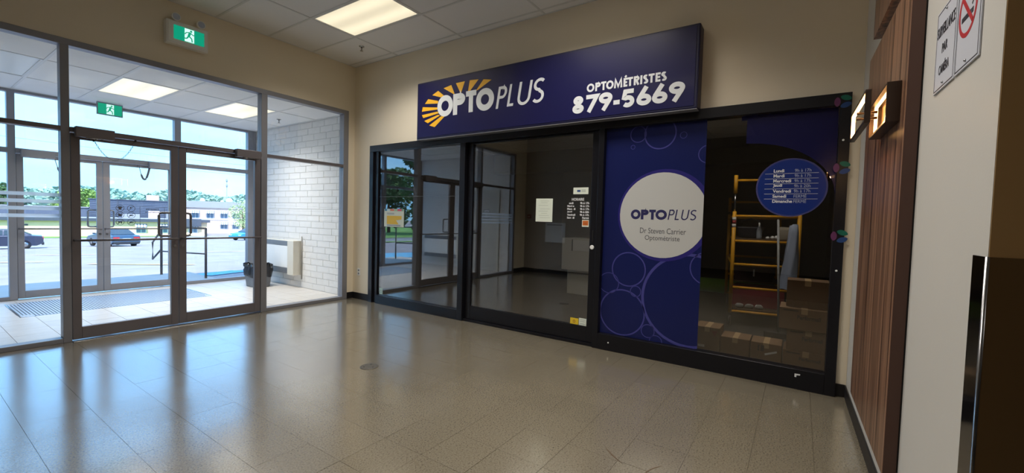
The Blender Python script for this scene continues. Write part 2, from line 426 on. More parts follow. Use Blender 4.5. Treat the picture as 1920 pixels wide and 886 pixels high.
# walls of the hall
struct('wall_north', box(-5.2, .0, 0, .1, 2.946, H+.05).box(-5.2, -4.6, 0, .1, 0, 2.946).box(-.115, 0, 0, .1, 0, 2.946), m_beige)
struct('wall_east', box(0, .14, -6.5, .1, 2.386, H+.3).box(0, .14, -.443, .1, 0, 2.386).box(0, .14, -6.5, -6.217, 0, 2.386), m_beige)
struct('wall_west', box(-5.3, -5.1, -2.4, 0.1, 0, H+.3).box(-10.1, -5.3, -2.5, -2.4, 0, H+.3), mat('greige_paint', 'a8a299', .6))
struct('wall_far_west', box(-10.2, -10, -12.1, -2.5, 0, H+.3), m_white)
TH = math.radians(1.1)
E_ = Vector((-math.cos(TH), -math.sin(TH), 0)); N_ = Vector((-math.sin(TH), math.cos(TH), 0)); O_ = Vector((0, -6.286, 0))
def SW(s, off, z): return O_+E_*s+N_*off+Vector((0, 0, z))
def sbox(mb, s0, s1, o0, o1, z0, z1):
    """a box against the south wall: s along it from the shop corner, o out from its face"""
    p = [SW(s, o, z) for z in (z0, z1) for s, o in ((s0, o0), (s1, o0), (s1, o1), (s0, o1))]
    return mb.add(p, [(0,3,2,1),(4,5,6,7),(0,1,5,4),(1,2,6,5),(2,3,7,6),(3,0,4,7)])
struct('wall_south', sbox(MB(), -.0, 2.65, -.13, 0, 0, H+.05), m_white)
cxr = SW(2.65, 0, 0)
struct('wall_southwest', box(cxr.x-.002, cxr.x+.13, -12.1, cxr.y-.0015, 0, H+.05), mat('beige_shade_tint', 'b8925e', .6))  # beige wall end; its dim warm shade is put into the colour
struct('wall_end', box(-10.2, -2.5, -12.2, -12.0, 0, H+.3), m_white)
# vinyl cove baseboards
struct('baseboard_east', box(-.008, 0, -.443, -.004, 0, .1).box(-.008, 0, -6.282, -6.217, 0, .1), m_rubber, bevel=.003)
struct('baseboard_north', box(-.115, -.008, -.008, 0, 0, .1).box(-5.1, -4.6, -.008, 0, 0, .1), m_rubber, bevel=.003)
struct('baseboard_south', sbox(MB(), .01, 2.65, 0, .009, 0, .1), m_rubber, bevel=.003)
struct('baseboard_west', box(-5.1, -5.09, -2.4, -.01, 0, .1), m_rubber, bevel=.003)

# ================================================================== glazed partition between hall and vestibule (window_1, doors 1-2)
w1 = sroot('window_1')
Y0, Y1 = -.012, .10
MB().box(-4.6, -.115, Y0, Y1, 2.885, 2.946).build('header', m_alu, w1, .003)
for a, b in ((-4.6, -4.53), (-3.262, -3.2), (-1.42, -1.344), (-.2, -.115)):
    MB().box(a, b, Y0, Y1, 0, 2.885).build('mullion', m_alu, w1, .003)
for a, b in ((-4.53, -3.262), (-1.344, -.2)):
    MB().box(a, b, Y0, Y1, .0, .045).build('sill', m_alu, w1, .003)
    MB().box(a, b, Y0, Y1, 2.066, 2.108).build('transom_bar', m_alud, w1, .003)
    MB().box(a, b, .035, .041, .045, 2.066).build('pane', g_clear, w1); MB().box(a, b, .035, .041, 2.108, 2.885).build('pane', g_clear, w1)
MB().box(-3.2, -1.42, -.03, Y1, 2.062, 2.108).build('door_header', m_alud, w1, .003)
MB().box(-3.2, -1.42, .035, .041, 2.108, 2.885).build('pane', g_clear, w1)
struct('trim_1', box(-3.2, -1.42, -.06, .11, -.002, .008), m_steel, bevel=.003)

def door_leaf(name, x0, x1, y0, y1, hinge_left, m, top=2.055, lo=.014, sw=.068, pull_y=None, bar_y=None, bot=.135, tophead=2.0, closer=None):
    d = sroot(name)
    MB().box(x0, x0+sw, y0, y1, lo, top).build('stile', m, d, .003); MB().box(x1-sw, x1, y0, y1, lo, top).build('stile', m, d, .003)
    MB().box(x0+sw, x1-sw, y0, y1, lo, bot).build('rail', m, d, .003); MB().box(x0+sw, x1-sw, y0, y1, tophead, top).build('rail', m, d, .003)
    yc = (y0+y1)/2
    MB().box(x0+sw, x1-sw, yc-.003, yc+.003, bot, tophead).build('pane', g_clear, d)
    bx0, bx1 = x0+.02, x1-.02
    MB().tube([(bx0, y0, 1.005), (bx0, bar_y, 1.005), (bx1, bar_y, 1.005), (bx1, y0, 1.005)], .011, 8).build('push_bar', m_alud, d)
    if pull_y is not None:
        fx = x1-.035 if hinge_left else x0+.035; dx = -.115 if hinge_left else .115
        P = [(fx, y1, 1.295), (fx, pull_y, 1.295)]+[(fx+dx*.75, pull_y, 1.295), (fx+dx*.93, pull_y, 1.288), (fx+dx, pull_y, 1.265), (fx+dx, pull_y, 1.06), (fx+dx*.93, pull_y, 1.037), (fx+dx*.75, pull_y, 1.03)]+[(fx, pull_y, 1.03), (fx, y1, 1.03)]
        MB().tube(P, .0125, 10).build('pull_handle', m_alud if m is m_alud else m_alu, d)
    if closer:
        a, b, cy0, cy1 = closer
        MB().box(a, b, cy0, cy1, 2.016, 2.114).build('closer_box', m, d, .004)
        MB().tube([(a*.3+b*.7, cy0+.02, 2.02), (a*.75+b*.25, cy0+.01, 2.012)], .009, 6).build('closer_arm', m_steel, d)
    # lock cylinder at the meeting stile
    lx = x1-sw/2 if hinge_left else x0+sw/2
    MB().lathe((lx, y0-.006, .92), [(.014, 0), (.016, .003), (.016, .006)], 14, 'y').build('lock_cylinder', m_steel, d)
    return d
door_leaf('door_1', -3.196, -2.325, -.005, .04, True, m_alud, pull_y=.10, bar_y=-.07, closer=(-3.175, -2.89, -.105, -.031))
door_leaf('door_2', -2.319, -1.424, -.005, .04, False, m_alud, pull_y=.10, bar_y=-.07, closer=(-1.75, -1.463, -.105, -.031), sw=.072)

# ================================================================== vestibule
vf = struct('floor', box(-4.5, .0, .0, 3.25, -.1, -.007), m_vgrout)
MX0, MX1, MY0, MY1 = -3.335, -1.33, 1.70, 2.86          # recessed mat well
cache = {}; nt_ = 0
X = cuts(-4.5, 0, -3.52, .305); Y = cuts(.1, 3.15, .325, .305)
for i in range(len(X)-1):
    for j in range(len(Y)-1):
        x0, x1, y0, y1 = X[i], X[i+1], Y[j], Y[j+1]
        # trim against the mat well
        if x0 >= MX0-.01 and x1 <= MX1+.01 and y0 >= MY0-.01 and y1 <= MY1+.01: continue
        cx, cy_ = (x0+x1)/2, (y0+y1)/2
        if MX0 < cx < MX1 and MY0 < cy_ < MY1: continue
        if x0 < MX0 < x1 and MY0 < cy_ < MY1: x1 = MX0
        elif x0 < MX1 < x1 and MY0 < cy_ < MY1: x0 = MX1
        if y0 < MY0 < y1 and MX0 < cx < MX1: y1 = MY0
        elif y0 < MY1 < y1 and MX0 < cx < MX1: y0 = MY1
        hx, hy = (x1-x0)/2-.002, (y1-y0)/2-.002
        if hx < .015 or hy < .015: continue
        k = (round(hx, 3), round(hy, 3))
        if k in cache: o = link_copy(cache[k], vf)
        else: o = cache[k] = MB().box(-hx, hx, -hy, hy, -.007, 0).build('tile', m_vtile, vf, world=False)
        o.location = ((x0+x1)/2, (y0+y1)/2, 0); o.rotation_euler = (random.gauss(0, .001), random.gauss(0, .001), 0)
def block_wall(name, x_face, side, y0, y1, holes=()):
    """painted slim blocks in running bond; side = direction of the wall's body"""
    w = sroot(name)
    MB().box(x_face+side*.006, x_face+side*.15, y0, y1, -.02, 3.9).build('mortar_bed', m_mortar, w)
    cache = {}; hgt, ln = .1085, .365; z = 0.0; r = 0; rnd = random.Random(5)
    while z < VH+.01:
        y = y0-(ln*(.5 if r % 2 else 0)+rnd.choice((0, 0, .06)))
        while y < y1-.01:
            a, b = max(y, y0), min(y+ln, y1)
            y += ln
            if b-a < .03: continue
            if any(h0 < (a+b)/2 < h1 and z+.05 < hz for h0, h1, hz in holes): continue
            k = round(b-a, 3)
            if k in cache: o = link_copy(cache[k], w)
            else:
                l = (b-a)/2-.003
                o = cache[k] = MB().box(0, side*.03, -l, l,   .003, hgt-.003).build('brick', m_block, w, .0025, world=False)
            o.location = (x_face+rnd.uniform(-.003, .001), (a+b)/2, z)
        z += hgt; r += 1
    return w
block_wall('wall_northeast', .0, 1, .1, 3.16)
block_wall('wall_northwest', -4.5, -1, .1, 3.16, holes=((.38, 1.30, 2.06),))
# white door in the vestibule's far wall (seen in the shop glass)
d6 = sroot('door_6')
MB().box(-4.52, -4.47, .38, .44, 0, 2.06).box(-4.52, -4.47, 1.24, 1.30, 0, 2.06).box(-4.52, -4.47, .44, 1.24, 2.0, 2.06).build('frame', m_ivory, d6)
MB().box(-4.525, -4.49, .445, 1.235, .01, 1.995).build('panel', m_white, d6)
MB().ball((-4.46, 1.17, 1.0), .028).build('handle', m_steel, d6)

# exterior glazing (window_2, doors 3-4)
w2 = sroot('window_2'); Y0, Y1 = 3.16, 3.27
MB().box(-4.5, 0, Y0, Y1, 2.895, 2.96).build('header', m_alu, w2, .003)
for a, b, t in ((-4.5, -4.42, 0), (-3.245, -3.17, 0), (-1.342, -1.25, 0), (-.15, -.0, 0)):
    MB().box(a, b, Y0, Y1, t, 2.895).build('mullion', m_alu, w2, .003)
for a, b, z0 in ((-4.42, -3.245, 2.062), (-1.25, -.15, 2.088)):
    MB().box(a, b, Y0, Y1, 0, .055).build('sill', m_alu, w2, .003)
    MB().box(a, b, Y0, Y1, z0, z0+.068).build('transom_bar', m_alu, w2, .003)
    MB().box(a, b, 3.205, 3.211, .055, z0).build('pane', g_clear, w2); MB().box(a, b, 3.205, 3.211, z0+.068, 2.895).build('pane', g_clear, w2)
MB().box(-3.17, -1.342, Y0-.02, Y1, 2.062, 2.13).build('door_header', m_alu, w2, .003)
MB().box(-3.17, -1.342, 3.205, 3.211, 2.13, 2.895).build('pane', g_clear, w2)
struct('trim_2', box(-3.17, -1.342, 3.13, 3.29, -.004, .006), m_steel, bevel=.002)
door_leaf('door_3', -3.166, -2.275, 3.175, 3.22, True, m_alu, pull_y=3.29, bar_y=3.11, closer=(-3.13, -2.80, 3.06, 3.139), bot=.12, tophead=2.012)
door_leaf('door_4', -2.269, -1.346, 3.175, 3.22, False, m_alu, pull_y=3.29, bar_y=3.11, closer=(-1.72, -1.40, 3.06, 3.139), bot=.12, tophead=2.012, sw=.082)
# building shell above the vestibule front
struct('wall_front', box(-5.3, .6, 3.27, 3.4, 2.94, 4.4).box(-5.6, -4.5, 3.16, 3.4, -.3, 2.94).box(.0, 9, 3.16, 3.4, -.3, 4.4), m_concrete)

# ================================================================== shop front
w3 = sroot('window_3'); X0, X1 = -.05, .07
MB().box(X0, X1, -6.217, -.443, 2.292, 2.386).build('header', m_black, w3, .003)
MB().box(X0, X1, -.53, -.443, 0, 2.292).box(X0+.03, X1, -.615, -.53, 0, 2.292).build('jamb', m_black, w3, .003)
MB().box(X0, X1, -6.217, -6.145, 0, 2.292).build('jamb', m_black, w3, .003)
MB().box(X0, X1, -2.345, -2.255, 0, 2.292).build('mullion', m_black, w3, .003)
MB().box(X0, X1, -4.215, -4.155, 0, 2.292).build('mullion', m_black, w3, .003)
MB().box(X0, X1, -2.255, -.615, 0, .128).build('bottom_rail', m_black, w3, .003)
MB().box(X0, X1, -6.145, -4.215, 0, .165).build('bottom_rail', m_black, w3, .003)
MB().box(.002, .010, -2.255, -.615, .128, 2.292).build('pane', g_shop, w3)
MB().box(.002, .010, -6.145, -4.215, .165, 2.292).build('pane', g_shop, w3)
MB().box(-.001, .002, -2.255, -.615, 1.6165, 1.6185).build('pane_line', m_greyslot, w3)  # thin grey line across the left pane
MB().box(-.03, .07, -4.155, -2.345, 0, .03).build('track', m_black, w3)
for y_, z_ in ((-4.335, .085), (-6.18, 1.0), (-6.176, 2.02)): MB().lathe((X0-.003, y_, z_), [(.004, 0), (.008, .001), (.008, .003)], 10, 'x').build('screw_cap', m_plastic, w3)
d5 = sroot('door_5')
MB().box(.0, .055, -2.44, -2.35, .034, 2.288).build('stile', m_black, d5, .003); MB().box(.0, .055, -4.15, -4.065, .034, 2.288).build('stile', m_black, d5, .003)
MB().box(.0, .055, -4.065, -2.44, .034, .2).build('rail', m_black, d5, .003); MB().box(.0, .055, -4.065, -2.44, 2.272, 2.288).build('rail', m_black, d5, .003)
MB().box(.016, .024, -4.065, -2.44, .2, 2.272).build('pane', g_shop, d5)
MB().lathe((-.008, -4.098, 1.058), [(.02, .0), (.024, .004), (.024, .008)], 18, 'x').build('lock_cylinder', m_plastic, d5)['label'] = 'white round lock cylinder'
MB().box(-.004, .002, -4.107, -4.095, 1.115, 1.235).build('finger_pull', m_dark, d5)

# shop interior: dark, emptied unit
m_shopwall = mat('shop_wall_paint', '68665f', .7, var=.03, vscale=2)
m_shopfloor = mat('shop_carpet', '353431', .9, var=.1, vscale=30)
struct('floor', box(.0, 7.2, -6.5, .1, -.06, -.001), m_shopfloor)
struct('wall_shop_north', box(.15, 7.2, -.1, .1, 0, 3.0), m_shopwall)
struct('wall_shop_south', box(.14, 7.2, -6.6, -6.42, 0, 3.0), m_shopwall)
struct('wall_shop_east', box(7.0, 7.2, -6.6, .1, 0, 3.0), m_shopwall)
ceiling('ceiling', .14, 7.0, -6.42, -.1, 2.78, .3, .61, -4.68+1.22*3, 1.22, [(.91, 1.52, -5.9, -4.68), (.91, 1.52, -3.46, -2.24)], .3)
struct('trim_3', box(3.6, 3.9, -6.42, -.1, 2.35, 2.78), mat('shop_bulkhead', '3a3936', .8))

# ================================================================== ceiling lamps
def lens_mat(name, s):
    m = bpy.data.materials.new(name); m.use_nodes = True; t = m.node_tree; p = t.nodes['Principled BSDF']
    tcx = N(t, 'ShaderNodeTexCoord'); sp_ = N(t, 'ShaderNodeSeparateXYZ'); t.links.new(tcx.outputs['Object'], sp_.inputs[0])
    a = N(t, 'ShaderNodeMath', operation='MULTIPLY'); a.inputs[1].default_value = 2*PI/.30; t.links.new(sp_.outputs['X'], a.inputs[0])
    c = N(t, 'ShaderNodeMath', operation='COSINE'); t.links.new(a.outputs[0], c.inputs[0])
    r = N(t, 'ShaderNodeMapRange'); r.inputs[1].default_value = -1; r.inputs[2].default_value = 1; r.inputs[3].default_value = 1.1*s; r.inputs[4].default_value = .8*s
    t.links.new(c.outputs[0], r.inputs[0]); t.links.new(r.outputs[0], p.inputs['Emission Strength'])
    p.inputs['Base Color'].default_value = (.85, .83, .76, 1); p.inputs['Emission Color'].default_value = (1.0, .88, .62, 1); p.inputs['Roughness'].default_value = .4
    return m
m_lens = lens_mat('lamp_lens', LAMP); m_lens_off = mat('lamp_lens_off', 'dfe3e2', .35)
def troffer(x0, x1, y0, y1, z, label, lit=True, group=None, watts=LAMP_W):
    t = thing('ceiling_light', label, 'ceiling light', ((x0+x1)/2, (y0+y1)/2, z+.001), group)
    hx, hy = (x1-x0)/2, (y1-y0)/2
    fr = MB()
    for a in ((-hx+.004, -hx+.03, -hy+.004, hy-.004), (hx-.03, hx-.004, -hy+.004, hy-.004), (-hx+.03, hx-.03, -hy+.004, -hy+.03), (-hx+.03, hx-.03, hy-.03, hy-.004)): fr.box(*a, .0, .02)
    fr.build('frame', m_tbar, t, world=False)
    MB().box(-hx+.03, hx-.03, -hy+.03, hy-.03, .006, .016).build('lens', m_lens if lit else m_lens_off, t, world=False)
    MB().box(-hx+.01, hx-.01, -hy+.01, hy-.01, .02, .045).build('housing', m_ivory, t, world=False)
    if lit:
        ld = bpy.data.lights.new('lamp_light', 'AREA'); ld.shape = 'RECTANGLE'; ld.size = 2*hx-.07; ld.size_y = 2*hy-.07
        ld.energy = watts; ld.color = (1.0, .94, .86) if watts != LAMP_V else (1.0, .97, .95); ld.spread = math.radians(128)
        lo = bpy.data.objects.new('lamp_light', ld); COL.objects.link(lo); lo.parent = t; lo.location = (0, 0, .003)
    return t
troffer(*HL[1], H, 'lit recessed fluorescent ceiling light in the hall beside the long blue shop sign')
troffer(*HL[2], H, 'lit recessed ceiling light in the hall over the middle of the shop front')
troffer(.91, 1.52, -3.46, -2.24, 2.776, 'added unseen fill light inside the shop just behind the sliding door head', watts=1.2)  # added out of sight to brighten the cabinet
troffer(.91, 1.52, -5.9, -4.68, 2.776, 'added unseen fill light inside the shop just behind the right window head', watts=3.6)  # invented lamp hidden by the head, lifts boxes and scaffold out of the dark
troffer(*HL[3], H, 'lit recessed ceiling light in the hall above the viewer')
troffer(*HL[0], H, 'added unseen fill light in the hall ceiling nearest the signs on the white wall')  # extra lamp out of view, put in to brighten the white wall
troffer(-4.19, -3.58, -9.62, -8.4, H-.006, 'added unseen dim warm fill light in the corridor behind the viewer', watts=1.5)  # fill lamp put in behind the viewer to light the wall end
troffer(*VL[0], VH, 'lit vestibule ceiling light behind the hanging green exit sign', watts=LAMP_V)
troffer(*VL[1], VH, 'lit vestibule ceiling light next to the sprinkler head', watts=LAMP_V)
troffer(*VL[2], VH, 'unlit pale vestibule ceiling light at far left', lit=False)

def sprinkler(x, y, z, label):
    t = thing('sprinkler_head', label, 'sprinkler', (x, y, z))
    MB().lathe((0, 0, 0), [(.035, 0), (.035, -.004), (.018, -.01)], 18).build('escutcheon', m_steel, t, world=False)
    MB().lathe((0, 0, -.01), [(.010, 0), (.010, -.022), (.006, -.03), (.006, -.05)], 10).build('nozzle', m_steel, t, world=False)
    MB().lathe((0, 0, -.058), [(.02, 0), (.021, -.002), (.02, -.004)], 16).build('deflector', m_steel, t, world=False)
sprinkler(-.487, -.808, H+.003, 'small pendent sprinkler head in the hall ceiling near the corner')
sprinkler(-.372, 1.58, VH+.003, 'small pendent sprinkler head in the vestibule ceiling above the block wall')

# ================================================================== exit signs
def running_man(mb, org, right, upv, s, d):
    """a running figure made of short bars, height about s"""
    R, U = Vector(right), Vector(upv); Nv = R.cross(U); O = Vector(org)
    P = lambda a, b, c=0: O+R*a*s+U*b*s+Nv*c
    def bar(a, b, w):
        a_, b_ = Vector(a), Vector(b); dd = (b_-a_).normalized(); q = Vector((-dd.y, dd.x))*w/2
        mb.poly([P(*(a_+q)), P(*(a_-q)), P(*(b_-q)), P(*(b_+q))], Nv, d)
    mb.poly([P(.12+.085*math.cos(k*PI/6), .9+.085*math.sin(k*PI/6)) for k in range(12)], Nv, d)
    for a, b, w in (((.06, .8), (-.06, .45), .17), ((.06, .77), (.28, .6), .075), ((.28, .6), (.4, .7), .07), ((.02, .77), (-.22, .72), .075), ((-.22, .72), (-.33, .55), .07),
                    ((-.05, .46), (.16, .3), .1), ((.16, .3), (.2, .02), .09), ((-.06, .46), (-.2, .22), .1), ((-.2, .22), (-.45, .2), .085)): bar(a, b, w)
def exit_face(t, xc, z0, z1, w, y, mp_=None):
    """green pictogram panel facing -y; centred at xc"""
    MB().box(xc-w/2, xc+w/2, y-.004, y, z0, z1).build('green_panel', m_green, t)
    hw = w*.155
    MB().box(xc-hw, xc+hw, y-.0055, y-.004, z0+.004, z1-.004).build('doorway_panel', m_exitwhite, t)
    mm = MB(); running_man(mm, (xc-.0, y-.0055, z0+.008), (1, 0, 0), (0, 0, 1), (z1-z0)*.88, .0012); mm.build('running_figure', m_green, t)
t = thing('exit_sign', 'white exit sign box with green running figure and two lamp heads above the doors', 'exit sign', (-2.256, -.085, 3.172))
MB().box(-2.458, -2.054, -.085, 0, 3.172, 3.428).build('housing', m_plastic, t, .012)
MB().box(-2.44, -2.072, -.092, -.085, 3.188, 3.412).build('face_frame', m_plastic, t, .004)
exit_face(t, -2.246, 3.228, 3.378, .29, -.092)
for x in (-2.36, -2.12):
    h = MB().lathe((x, -.05, 3.428), [(.012, 0), (.012, .03)], 10).build('lamp_stem', m_plastic, t)
    q = MB().lathe((x, -.075, 3.478), [(.03, .05), (.042, .03), (.044, .004), (.04, 0)], 20, 'y').build('lamp_head', m_plastic, t)
    MB().lathe((x, -.0765, 3.478), [(.034, .0), (.036, .002)], 20, 'y').build('lamp_lens', mat('lamp_glass', 'b9c3d8', .1), q)
t = thing('exit_sign', 'hanging green exit sign with running figure under the vestibule ceiling', 'exit sign', (-2.243, 2.9, 2.738))
MB().box(-2.393, -2.094, 2.888, 2.915, 2.738, 2.925).build('housing', m_alu, t, .004)
exit_face(t, -2.243, 2.752, 2.908, .272, 2.888)

# ================================================================== shop sign
t = thing('shop_sign', 'long navy blue shop sign board with white lettering and yellow rays over the shop front', 'sign', (-.075, -3.335, 2.37))
SX = -.15
MB().box(SX, 0, -5.12, -1.56, 2.37, 3.122).build('sign_body', m_navyd, t, .012)
MB().box(SX-.004, SX, -5.09, -1.59, 2.395, 3.098).build('sign_face', m_navy, t, .003)
MB().box(SX-.0, -.002, -5.115, -1.565, 2.364, 2.37).build('bottom_edge', m_alu, t)
MB().box(-.12, 0, -5.05, -1.62, 3.122, 3.128).build('top_edge', m_alu, t)
PL = EAST(SX-.0045)
rays = [[(-1.799, 2.54), (-1.898, 2.51), (-2.071, 2.629), (-2.015, 2.64)], [(-1.705, 2.609), (-1.773, 2.572), (-1.991, 2.651), (-1.958, 2.664)], [(-1.66, 2.691), (-1.687, 2.649), (-1.966, 2.681), (-1.946, 2.706)],
        [(-1.674, 2.794), (-1.659, 2.736), (-1.944, 2.733), (-1.943, 2.759)], [(-1.772, 2.888), (-1.712, 2.832), (-1.946, 2.809), (-1.953, 2.841)], [(-1.95, 2.971), (-1.846, 2.929), (-2.0, 2.881), (-2.052, 2.897)],
        [(-2.175, 3.012), (-2.044, 2.99), (-2.225, 2.889), (-2.232, 2.899)], [(-2.399, 3.025), (-2.254, 3.023), (-2.327, 2.897), (-2.344, 2.894)], [(-2.616, 3.015), (-2.479, 3.024), (-2.454, 2.89), (-2.483, 2.891)], [(-2.813, 2.98), (-2.694, 3.003), (-2.579, 2.883), (-2.611, 2.889)]]
for r in rays:
    MB().poly([(SX-.004, y, z) for y, z in r], (-1, 0, 0), .0015).build('yellow_ray', m_yellow, t)
    c = (sum(p[0] for p in r)/4, sum(p[1] for p in r)/4)
    MB().poly([(SX-.0035, c[0]+(y-c[0])*1.06+.006, c[1]+(z-c[1])*1.06+.003) for y, z in r], (-1, 0, 0), .001).build('ray_outline', m_maroonline, t)
for ch, a, w, z0, h, th, sh in (('O', 1.942, .269, 2.628, .27, .070, 0), ('P', 2.214, .198, 2.628, .262, .07, 0), ('T', 2.424, .163, 2.634, .262, .066, 0), ('O', 2.588, .269, 2.626, .268, .072, 0),
                              ('P', 2.886, .128, 2.626, .252, .032, .16), ('L', 3.045, .085, 2.634, .25, .030, .16), ('U', 3.178, .172, 2.626, .262, .032, .16), ('S', 3.375, .150, 2.626, .268, .032, .16)):
    MBx = letter_mb(MB(), ch, a, w, z0, h, th, sh, PL); MBx.build('letter', m_signwhite, t)
for ch, a, b in zip('OPTOMÉTRISTES', (4.046, 4.139, 4.200, 4.255, 4.337, 4.433, 4.472, 4.535, 4.598, 4.625, 4.676, 4.741, 4.793), (4.128, 4.196, 4.255, 4.332, 4.422, 4.472, 4.526, 4.590, 4.617, 4.674, 4.732, 4.787, 4.844)):
    letter_mb(MB(), ch, a, b-a, 2.655, .084, .019, 0, PL).build('letter', m_signwhite, t)
for ch, a, b in zip('879-5669', (3.890, 4.043, 4.182, 4.337, 4.423, 4.568, 4.716, 4.868), (4.018, 4.179, 4.325, 4.401, 4.548, 4.709, 4.857, 5.010)):
    letter_mb(MB(), ch, a, b-a, 2.452, .176, .043, 0, PL).build('digit', m_signwhite, t)

# ================================================================== films, papers and stickers on the shop glass
m_film = film('navy_window_film', '182056', .93, .3)
m_film2 = film('faint_navy_film', '17174a', .80, .3)
m_disc = mat('pale_disc_vinyl', 'bcbdbb', .5); m_ringv = film('lilac_ring_vinyl', '4a4a93', .85)
m_paper = mat('paper', 'dfe6d8', .7); m_ink = mat('navy_ink', '1d1b52', .6); m_greyink = mat('grey_ink', '55565a', .6); m_whiteink = mat('white_ink', 'e4e6e8', .6)
FX = .002                                  # the hall face of the glass
def disc(yc, zc, ry, rz, n=48, a0=0, a1=360): return [(yc+ry*math.cos(math.radians(a0+(a1-a0)*k/n)), zc+rz*math.sin(math.radians(a0+(a1-a0)*k/n))) for k in range(n+(0 if abs(a1-a0) >= 360 else 1))]
def flat(mb, pts, x, t=.0006): return mb.poly([(x, y, z) for y, z in pts], (-1, 0, 0), t)
def clip_poly(pts, y_lo, y_hi, z_lo, z_hi):
    for ax, lim, sg in ((0, y_lo, 1), (0, y_hi, -1), (1, z_lo, 1), (1, z_hi, -1)):
        out = []
        for i in range(len(pts)):
            a, b = pts[i-1], pts[i]; fa, fb = (a[ax]-lim)*sg, (b[ax]-lim)*sg
            if (fa >= 0) != (fb >= 0):
                k = fa/(fa-fb); out.append((a[0]+(b[0]-a[0])*k, a[1]+(b[1]-a[1])*k))
            if fb >= 0: out.append(b)
        pts = out
        if not pts: return pts
    return pts
def ring(mb, yc, zc, r, w, x, lim):
    for k in range(48):
        a, b = 2*PI*k/48, 2*PI*(k+1)/48
        q = [(yc+(r+s*w/2)*math.cos(c), zc+(r+s*w/2)*math.sin(c)) for c, s in ((a, 1), (b, 1), (b, -1), (a, -1))]
        q = clip_poly(q, *lim)
        if len(q) > 2: flat(mb, q, x, .0004)
    return mb
LIM = (-5.182, -4.218, .168, 2.29)
t = thing('window_film', 'navy blue printed film with pale disc and ring pattern on the right shop window', 'window decal', (FX, -4.7, .168))
flat(MB(), [(-5.182, .168), (-4.218, .168), (-4.218, 2.29), (-5.182, 2.29)], FX).build('film_sheet', m_film, t)
flat(MB(), clip_poly(disc(-4.822, 1.412, .452, .447), *LIM), FX-.0006).build('disc_border', film('disc_border', '2f2a78', .9), t)
flat(MB(), clip_poly(disc(-4.810, 1.412, .418, .415), *LIM), FX-.0012).build('pale_disc', m_disc, t)
for yc, zc, r, w in ((-4.763, 2.205, .148, .012), (-4.55, 2.213, .078, .009), (-4.502, .858, .17, .012), (-5.09, .61, .435, .026), (-4.448, .41, .232, .014), (-4.583, .642, .053, .008), (-4.72, .262, .064, .008), (-4.30, .70, .105, .007), (-5.20, 1.98, .08, .008), (-4.98, 2.17, .03, .006), (-4.50, 2.09, .02, .005), (-5.24, .93, .15, .010), (-4.80, .17, .06, .007)):
    ring(MB(), yc, zc, r, w, FX-.0006, LIM).build('ring', m_ringv, t)
X2 = FX-.0018; P2 = EAST(X2)
for ch, a, b in zip('OPTO', (4.505, 4.607, 4.688, 4.750), (4.603, 4.683, 4.752, 4.858)): letter_mb(MB(), ch, a, b-a, 1.368, .098, .026, 0, P2, .0006).build('letter', m_ink, t)
for ch, a, b in zip('PLUS', (4.866, 4.930, 4.985, 5.062), (4.918, 4.968, 5.048, 5.118)): letter_mb(MB(), ch, a, b-a, 1.37, .098, .011, .16, P2, .0006).build('letter', m_ink, t)
text_mb('Dr Steven Carrier', (X2, -4.604, 1.232), (0, -1, 0), (0, 0, 1), w=.435, h=.055).build('lettering', m_greyink, t)
text_mb('Optométriste', (X2, -4.655, 1.152), (0, -1, 0), (0, 0, 1), w=.33, h=.062).build('lettering', m_greyink, t)
# second film: a faint navy shape at the upper right
pts = [(-5.46, 2.29), (-5.46, 2.25), (-5.505, 2.25), (-5.505, 2.05)]+[(-5.505-.64*math.sin(math.radians(a)), 1.60+.45*math.cos(math.radians(a))) for a in range(10, 91, 10)]+[(-6.14, 2.29)]
single('window_film', flat(MB(), list(reversed(pts)), FX), m_film2, 'faint dark navy film with curved lower edge at the upper right of the shop window', 'window decal')
# opening hours disc
t = thing('hours_decal', 'round blue decal listing weekly opening hours on the right shop window', 'window decal', (FX-.0008, -5.848, 1.42))
flat(MB(), disc(-5.848, 1.662, .252, .243), FX-.0008).build('disc_border', film('hours_border', '4d4f86', .75), t)
flat(MB(), disc(-5.848, 1.662, .240, .231), FX-.0014).build('disc', film('hours_blue', '16307c', .93), t)
X3 = FX-.002
for k, (d_, h_) in enumerate((('Lundi', '9h à 17h'), ('Mardi', '9h à 17h'), ('Mercredi', '9h à 17h'), ('Jeudi', '9h à 20h'), ('Vendredi', '9h à 17h'), ('Samedi', 'FERMÉ'), ('Dimanche', 'FERMÉ'))):
    z = 1.790-k*.0425
    text_mb(d_, (X3, -5.722, z), (0, -1, 0), (0, 0, 1), h=.026 if d_ not in ('Jeudi',) else .031, bold=.025, align='l').build('lettering', m_whiteink, t)
    text_mb(h_, (X3, -5.872, z), (0, -1, 0), (0, 0, 1), w=.112 if k < 5 else .088, h=.025 if k < 5 else .030).build('lettering', mat('pale_blue_ink', 'a9b1c8', .6), t)
    if k < 6: flat(MB(), [(-6.035, z-.0115), (-5.66, z-.0115), (-5.66, z-.0095), (-6.035, z-.0095)], X3).build('rule_line', m_whiteink, t)
